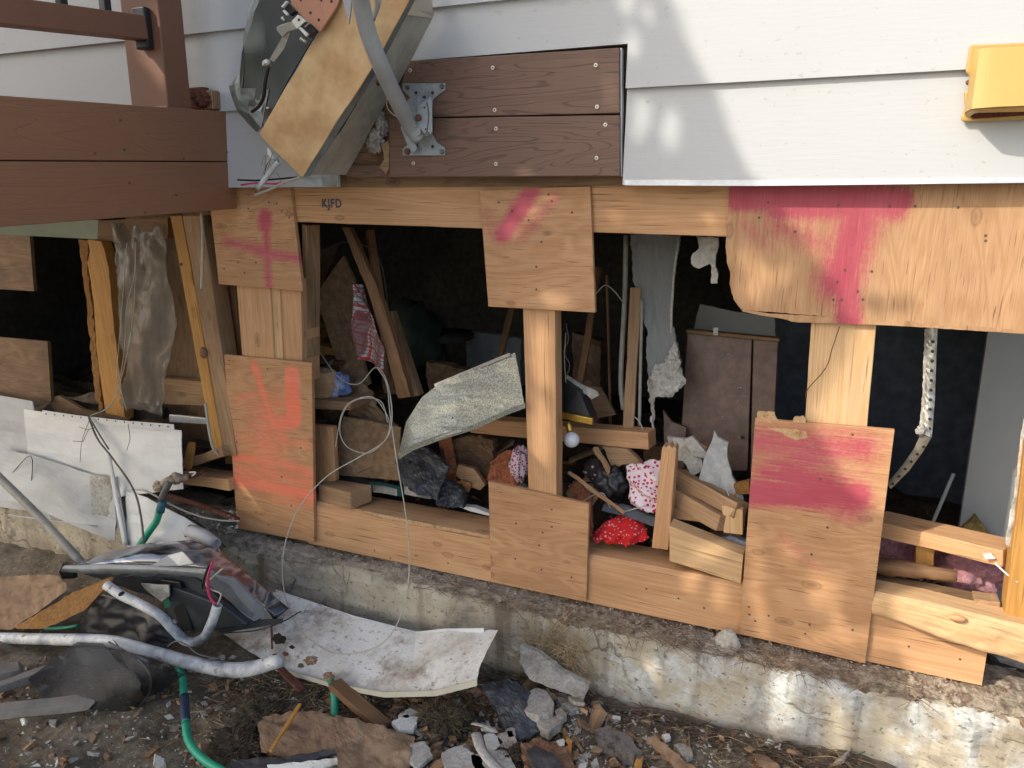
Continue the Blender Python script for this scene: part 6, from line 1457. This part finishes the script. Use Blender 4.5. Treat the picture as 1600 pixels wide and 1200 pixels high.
def mound():
    n, m = 90, 40; V = []; Fc = []
    for j in range(m):
        for i in range(n):
            x = -3.5 + 4.8 * i / (n - 1); y = .11 + 1.2 * j / (m - 1)
            V.append((x, y, (-1.01 if x > 0 else -.975 + .10 * min(1, (y - .11) / .3)) + .05 * fbm(x * 3, y * 4, 4) + .03 * fbm(x * 12, y * 12, 5) + (-.03 if x > .1 else .02)))
    for j in range(m - 1):
        for i in range(n - 1): Fc.append((j * n + i, j * n + i + 1, (j + 1) * n + i + 1, (j + 1) * n + i))
    return stuff(mk('rubble_mound', V, Fc, M['wetdirt'], smooth=False), 'dark mound of soil and crumbs on the room floor', 'rubble')
mound()
# dark cluttered shapes deep in the room
one(lump('green_sack', W(650, 540, .9), (.12, .1, .16), plain('dark green sack', (.012, .03, .02), .7, 0, .3, 10), None, 4, 3, .4, 2), 'dark green sack deep in the shade of the left bay', 'sack')
tb = thing('stool', 'dark grey round stool deep in the left bay', 'stool')
tube('seat', [W(690, 520, 1.0), W(690, 527, 1.0)], .13, M['room_wall'], tb, 16, 2)
tube('stool_leg', [W(690, 527, 1.0), W(694, 600, .95)], .02, plain('stool steel', (.05, .055, .055), .4, .5, .2, 20), tb, 8, 2)

# ================================================================ INSIDE: RIGHT BAY
one(wallbox('grey_partition', (W(1532, 600, .42).x, .42, -1.1), (1.3, .44, .05), M['drywall']), 'grey plasterboard partition at the right', 'partition')
sp_ = thing('perforated_strap', 'bent perforated metal corner bead hanging in the right bay', 'metal strap')
patch('upper_strip', [(1449, 512, .06), (1447, 560, .06), (1444, 620, .06), (1439, 676, .05)], [(1465, 513, .06), (1463, 560, .06), (1461, 620, .06), (1456, 684, .05)], 30, 6, .002, M['zinc'], sp_, bump=lambda u, v, px, py: .004 * math.sin(v * 3.14) + .002 * fbm(px * .1, py * .1, 2))
patch('lower_strip', [(1439, 678, .05), (1428, 702, .06), (1408, 730, .07), (1386, 756, .08)], [(1455, 684, .05), (1442, 706, .06), (1420, 736, .07), (1392, 764, .08)], 30, 6, .002, plain('dull strap', (.34, .31, .25), .5, .5, .4, 50), sp_, bump=lambda u, v, px, py: .003 * math.sin(v * 3.14))
patch('crushed_flange', [(1445, 514, .065), (1443, 560, .065), (1440, 640, .06), (1435, 678, .055)], [(1450, 513, .06), (1448, 560, .06), (1445, 620, .06), (1440, 680, .05)], 40, 4, .002, M['drywall_pale'], sp_, rag=1.5, bump=lambda u, v, px, py: .004 * fbm(px * .2, py * .1, 3))
lump('crush', W(1439, 672, .045), (.009, .006, .011), M['insul_white'], sp_, 2, 3, .6)
for i in range(10): stamp(holem, 'strap_hole', W(1457.6 - i * .6, 534 + i * 15.1, .054 - .0005 * i), sp_, .9)
for i in range(6): stamp(holem, 'strap_hole', W(1443 - i * 9.6, 698 + i * 11.6, .054 + i * .0042), sp_, .8)
rbp = thing('inner_plate', 'inner horizontal plate crossing the right bay above pink insulation', 'beam')
bar('plate', W(1372, 817, .17), W(1578, 864, .05), .08, .036, M['fir'], rbp)
bar('cripple_stud', W(1446, 842, .13), W(1443, 884, .13), .036, .05, M['yellow_stud'], rbp, up=(0, 1, 0))
one(plank('side_stud', (1602, 690), (1660, 690), (1660, 978), (1570, 962), -.02, .05, M['yellow_stud']), 'yellow stud at the right edge above the slanted rough timber', 'stud')
def torn(u, v, px, py): return .01 * fbm(px * .04, py * .03, 3)
one(patch('torn_plastic', [(1602, 640, .0), (1590, 720, .0), (1582, 780, .0), (1570, 850, .0)], [(1625, 640, .0), (1618, 720, .0), (1602, 790, .0), (1586, 858, .0)], 30, 10, .003, M['drywall_pale'], None, rag=2.5, bump=torn, smooth=True), 'torn pale foil edge beside the right hand yellow stud', 'foil')
one(lump('pink_insulation', W(1400, 862, .26), (.07, .05, .05), M['insul_pink'], None, 2, 4, .35, 2), 'pink insulation batt left of the small cripple stud', 'insulation')
one(lump('pink_insulation', W(1512, 892, .20), (.075, .06, .055), M['insul_pink'], None, 5, 4, .35, 2), 'pink insulation batt right of the small cripple stud', 'insulation')
one(tube('charred_log', [W(1340, 880, .08), W(1420, 890, .07), W(1496, 900, .06)], [.017, .019, .012], M['fir_dark'], None, 12, 6, wob=.35), 'dark charred log lying under the pink insulation', 'log')
one(bar('dark_board', W(1345, 908, .07), W(1560, 950, .04), .05, .03, M['ply_dark']), 'dark dirty board below the charred log', 'board')
one(bar('short_offcut', W(1520, 942, .03), W(1560, 946, .03), .04, .035, M['fir_old']), 'short offcut behind the slanted rough timber', 'lumber')
one(tube('white_splinters', [W(1555, 880, .0), W(1572, 896, -.01), W(1590, 910, -.02)], .0022, M['chip'], None, 5), 'white sliver beside the foot of the right yellow stud', 'sliver')
one(slab('white_bit', [(1535, 866, .01), (1550, 866, .01), (1556, 873, .01), (1540, 874, .01)], .008, M['chip'], jag=1), 'white chip on the end of the inner plate in the right bay', 'chip')
one(tube('deep_rod', [W(1490, 740, .4), W(1456, 820, .34)], .0045, M['drywall'], None, 6), 'thin rod leaning deep in the right bay', 'rod')
one(slab('amber_board', [(1500, 830, .34), (1525, 806, .34), (1550, 840, .34), (1545, 850, .34)], .02, M['insul_yellow']), 'dull yellow board deep in the right bay', 'board')

# ================================================================ ADDED TREE, SHAPED TO SHADE THE WALL (unseen, behind the viewer)
def lit(px, py, m=11):
    """sunlit spots read off the photograph's shade pattern"""
    b = [(-400, 900), (0, 1056), (100, 1106), (200, 1152), (290, 1192), (360, 1238), (440, 1294), (520, 1330), (640, 1262), (700, 1290), (760, 1320), (830, 1400), (1040, 1405), (1100, 1440), (1400, 1440)]
    for (y0, x0), (y1, x1) in zip(b, b[1:]):
        if y0 <= py <= y1:
            xx = x0 + (x1 - x0) * (py - y0) / (y1 - y0)
            if px > xx: return not (px > 1360 and 480 < py < 490)
    E = [(966, 120, 1, 40), (430, 690, 45, 100), (388, 590, 6, 40), (1015, 35, 14, 36), (1030, 110, 14, 30), (1000, 190, 12, 34), (1040, 220, 15, 34), (1085, 240, 17, 40), (1012, 262, 16, 16), (1050, 60, 9, 26),
         (1085, 345, 42, 16), (960, 335, 14, 12), (868, 312, 18, 12), (840, 340, 22, 14), (812, 368, 18, 12), (775, 420, 16, 50), (880, 475, 40, 10),
         (400, 610, 12, 45), (455, 620, 16, 50), (420, 700, 45, 26), (430, 760, 34, 30), (510, 90, 30, 46), (545, 150, 26, 50), (490, 200, 34, 40), (440, 215, 14, 30), (470, 250, 20, 22),
         (845, 560, 18, 60), (845, 680, 18, 60), (715, 630, 15, 45), (690, 650, 14, 26), (770, 590, 26, 18),
         (1210, 440, 50, 18), (1180, 410, 22, 20), (1185, 470, 26, 14),
         (1245, 870, 14, 20), (1285, 920, 16, 40), (1315, 950, 12, 70), (1190, 900, 10, 80), (1200, 985, 10, 40), (1110, 860, 30, 16), (1080, 900, 16, 30), (1125, 930, 14, 26),
         (1255, 1110, 26, 80), (1345, 1160, 20, 60), (1420, 1170, 14, 50), (1050, 1080, 20, 40), (1520, 1000, 300, 20), (960, 1060, 16, 40)]
    for cx, cy_, rx, ry in E:
        if ((px - cx) / (rx + m)) ** 2 + ((py - cy_) / (ry + m)) ** 2 < 1: return True
    return False
def tree():
    t = thing('added_shade_tree', 'added unseen tree with its crown shaped to shade the wall', 'tree')
    base = Vector((-4.6, -4.2, gh(-4.6, -4.2) - .1))
    tube('trunk', [base, base + Vector((.1, .05, 1.6)), base + Vector((.25, -.1, 3.2)), base + Vector((.2, 0, 5.2)), base + Vector((.3, .1, 7))], [.19, .15, .12, .07, .02], M['bark'], t, 12, 6, wob=.15)
    for i in range(16):
        h = 2.2 + i * .3; a = rnd.uniform(1.9, 4.4); L = rnd.uniform(.9, 1.9)
        s = base + Vector((.2, 0, h)); d = Vector((math.cos(a), math.sin(a), .35))
        tube('limb', [s, s + d * L * .5, s + d * L + Vector((0, 0, .25))], [.045, .028, .008], M['bark'], t, 7, 4)
    V = []; Fc = []
    def leaves(n, x0, x1, s0, s1, k0, k1, m):
        made = 0
        while made < n:
            x, z = rnd.uniform(x0, x1), rnd.uniform(-2.2, 1.1)
            p = Vector((x, 0, z)); px, py = proj(p) if z > -1.9 else (-999, 3000)
            if z > -1.6 and px < 1500 and lit(px, py, m): continue
            if px > 1440 and py > 0: continue
            c = p + SUN * rnd.uniform(k0, k1)
            a = Vector((rnd.gauss(0, 1), rnd.gauss(0, 1), rnd.gauss(0, 1))).normalized()
            b = a.cross(Vector((rnd.gauss(0, 1), rnd.gauss(0, 1), rnd.gauss(0, 1)))).normalized()
            s = rnd.uniform(s0, s1); q = len(V)
            V.extend([c - a * s, c + b * s * .55, c + a * s, c - b * s * .55]); Fc.append((q, q + 1, q + 2, q + 3))
            made += 1
    leaves(46000, -3.4, -.75, .026, .042, 4.3, 5.4, 11)
    leaves(66000, -.8, .8, .016, .026, 3.2, 3.9, 4)
    mk('crown', V, Fc, M['leaf'], t)  # leaf gaps placed to let the wanted sun spots through
tree()

# ================================================================ settle origins
bpy.context.view_layer.update()
def kids(o): return list(o.children)
for o in list(ROOTS):
    allm = []
    def walk(q):
        if q.type == 'MESH': allm.append(q)
        for c in kids(q): walk(c)
    walk(o)
    inst = set(INST)
    pts = []
    for q in allm:
        if q in inst: continue
        vs = q.data.vertices
        st_ = max(1, len(vs) // 400)
        pts += [vs[i].co for i in range(0, len(vs), st_)]
    if not pts: continue
    c = Vector(((min(p.x for p in pts) + max(p.x for p in pts)) / 2, (min(p.y for p in pts) + max(p.y for p in pts)) / 2, min(p.z for p in pts)))
    done = set()
    for q in allm:
        if q in inst: q.location = q.location - c; continue
        if q.data.name in done: continue
        done.add(q.data.name)
        from mathutils import Matrix
        q.data.transform(Matrix.Translation(-c))
    o.location = c
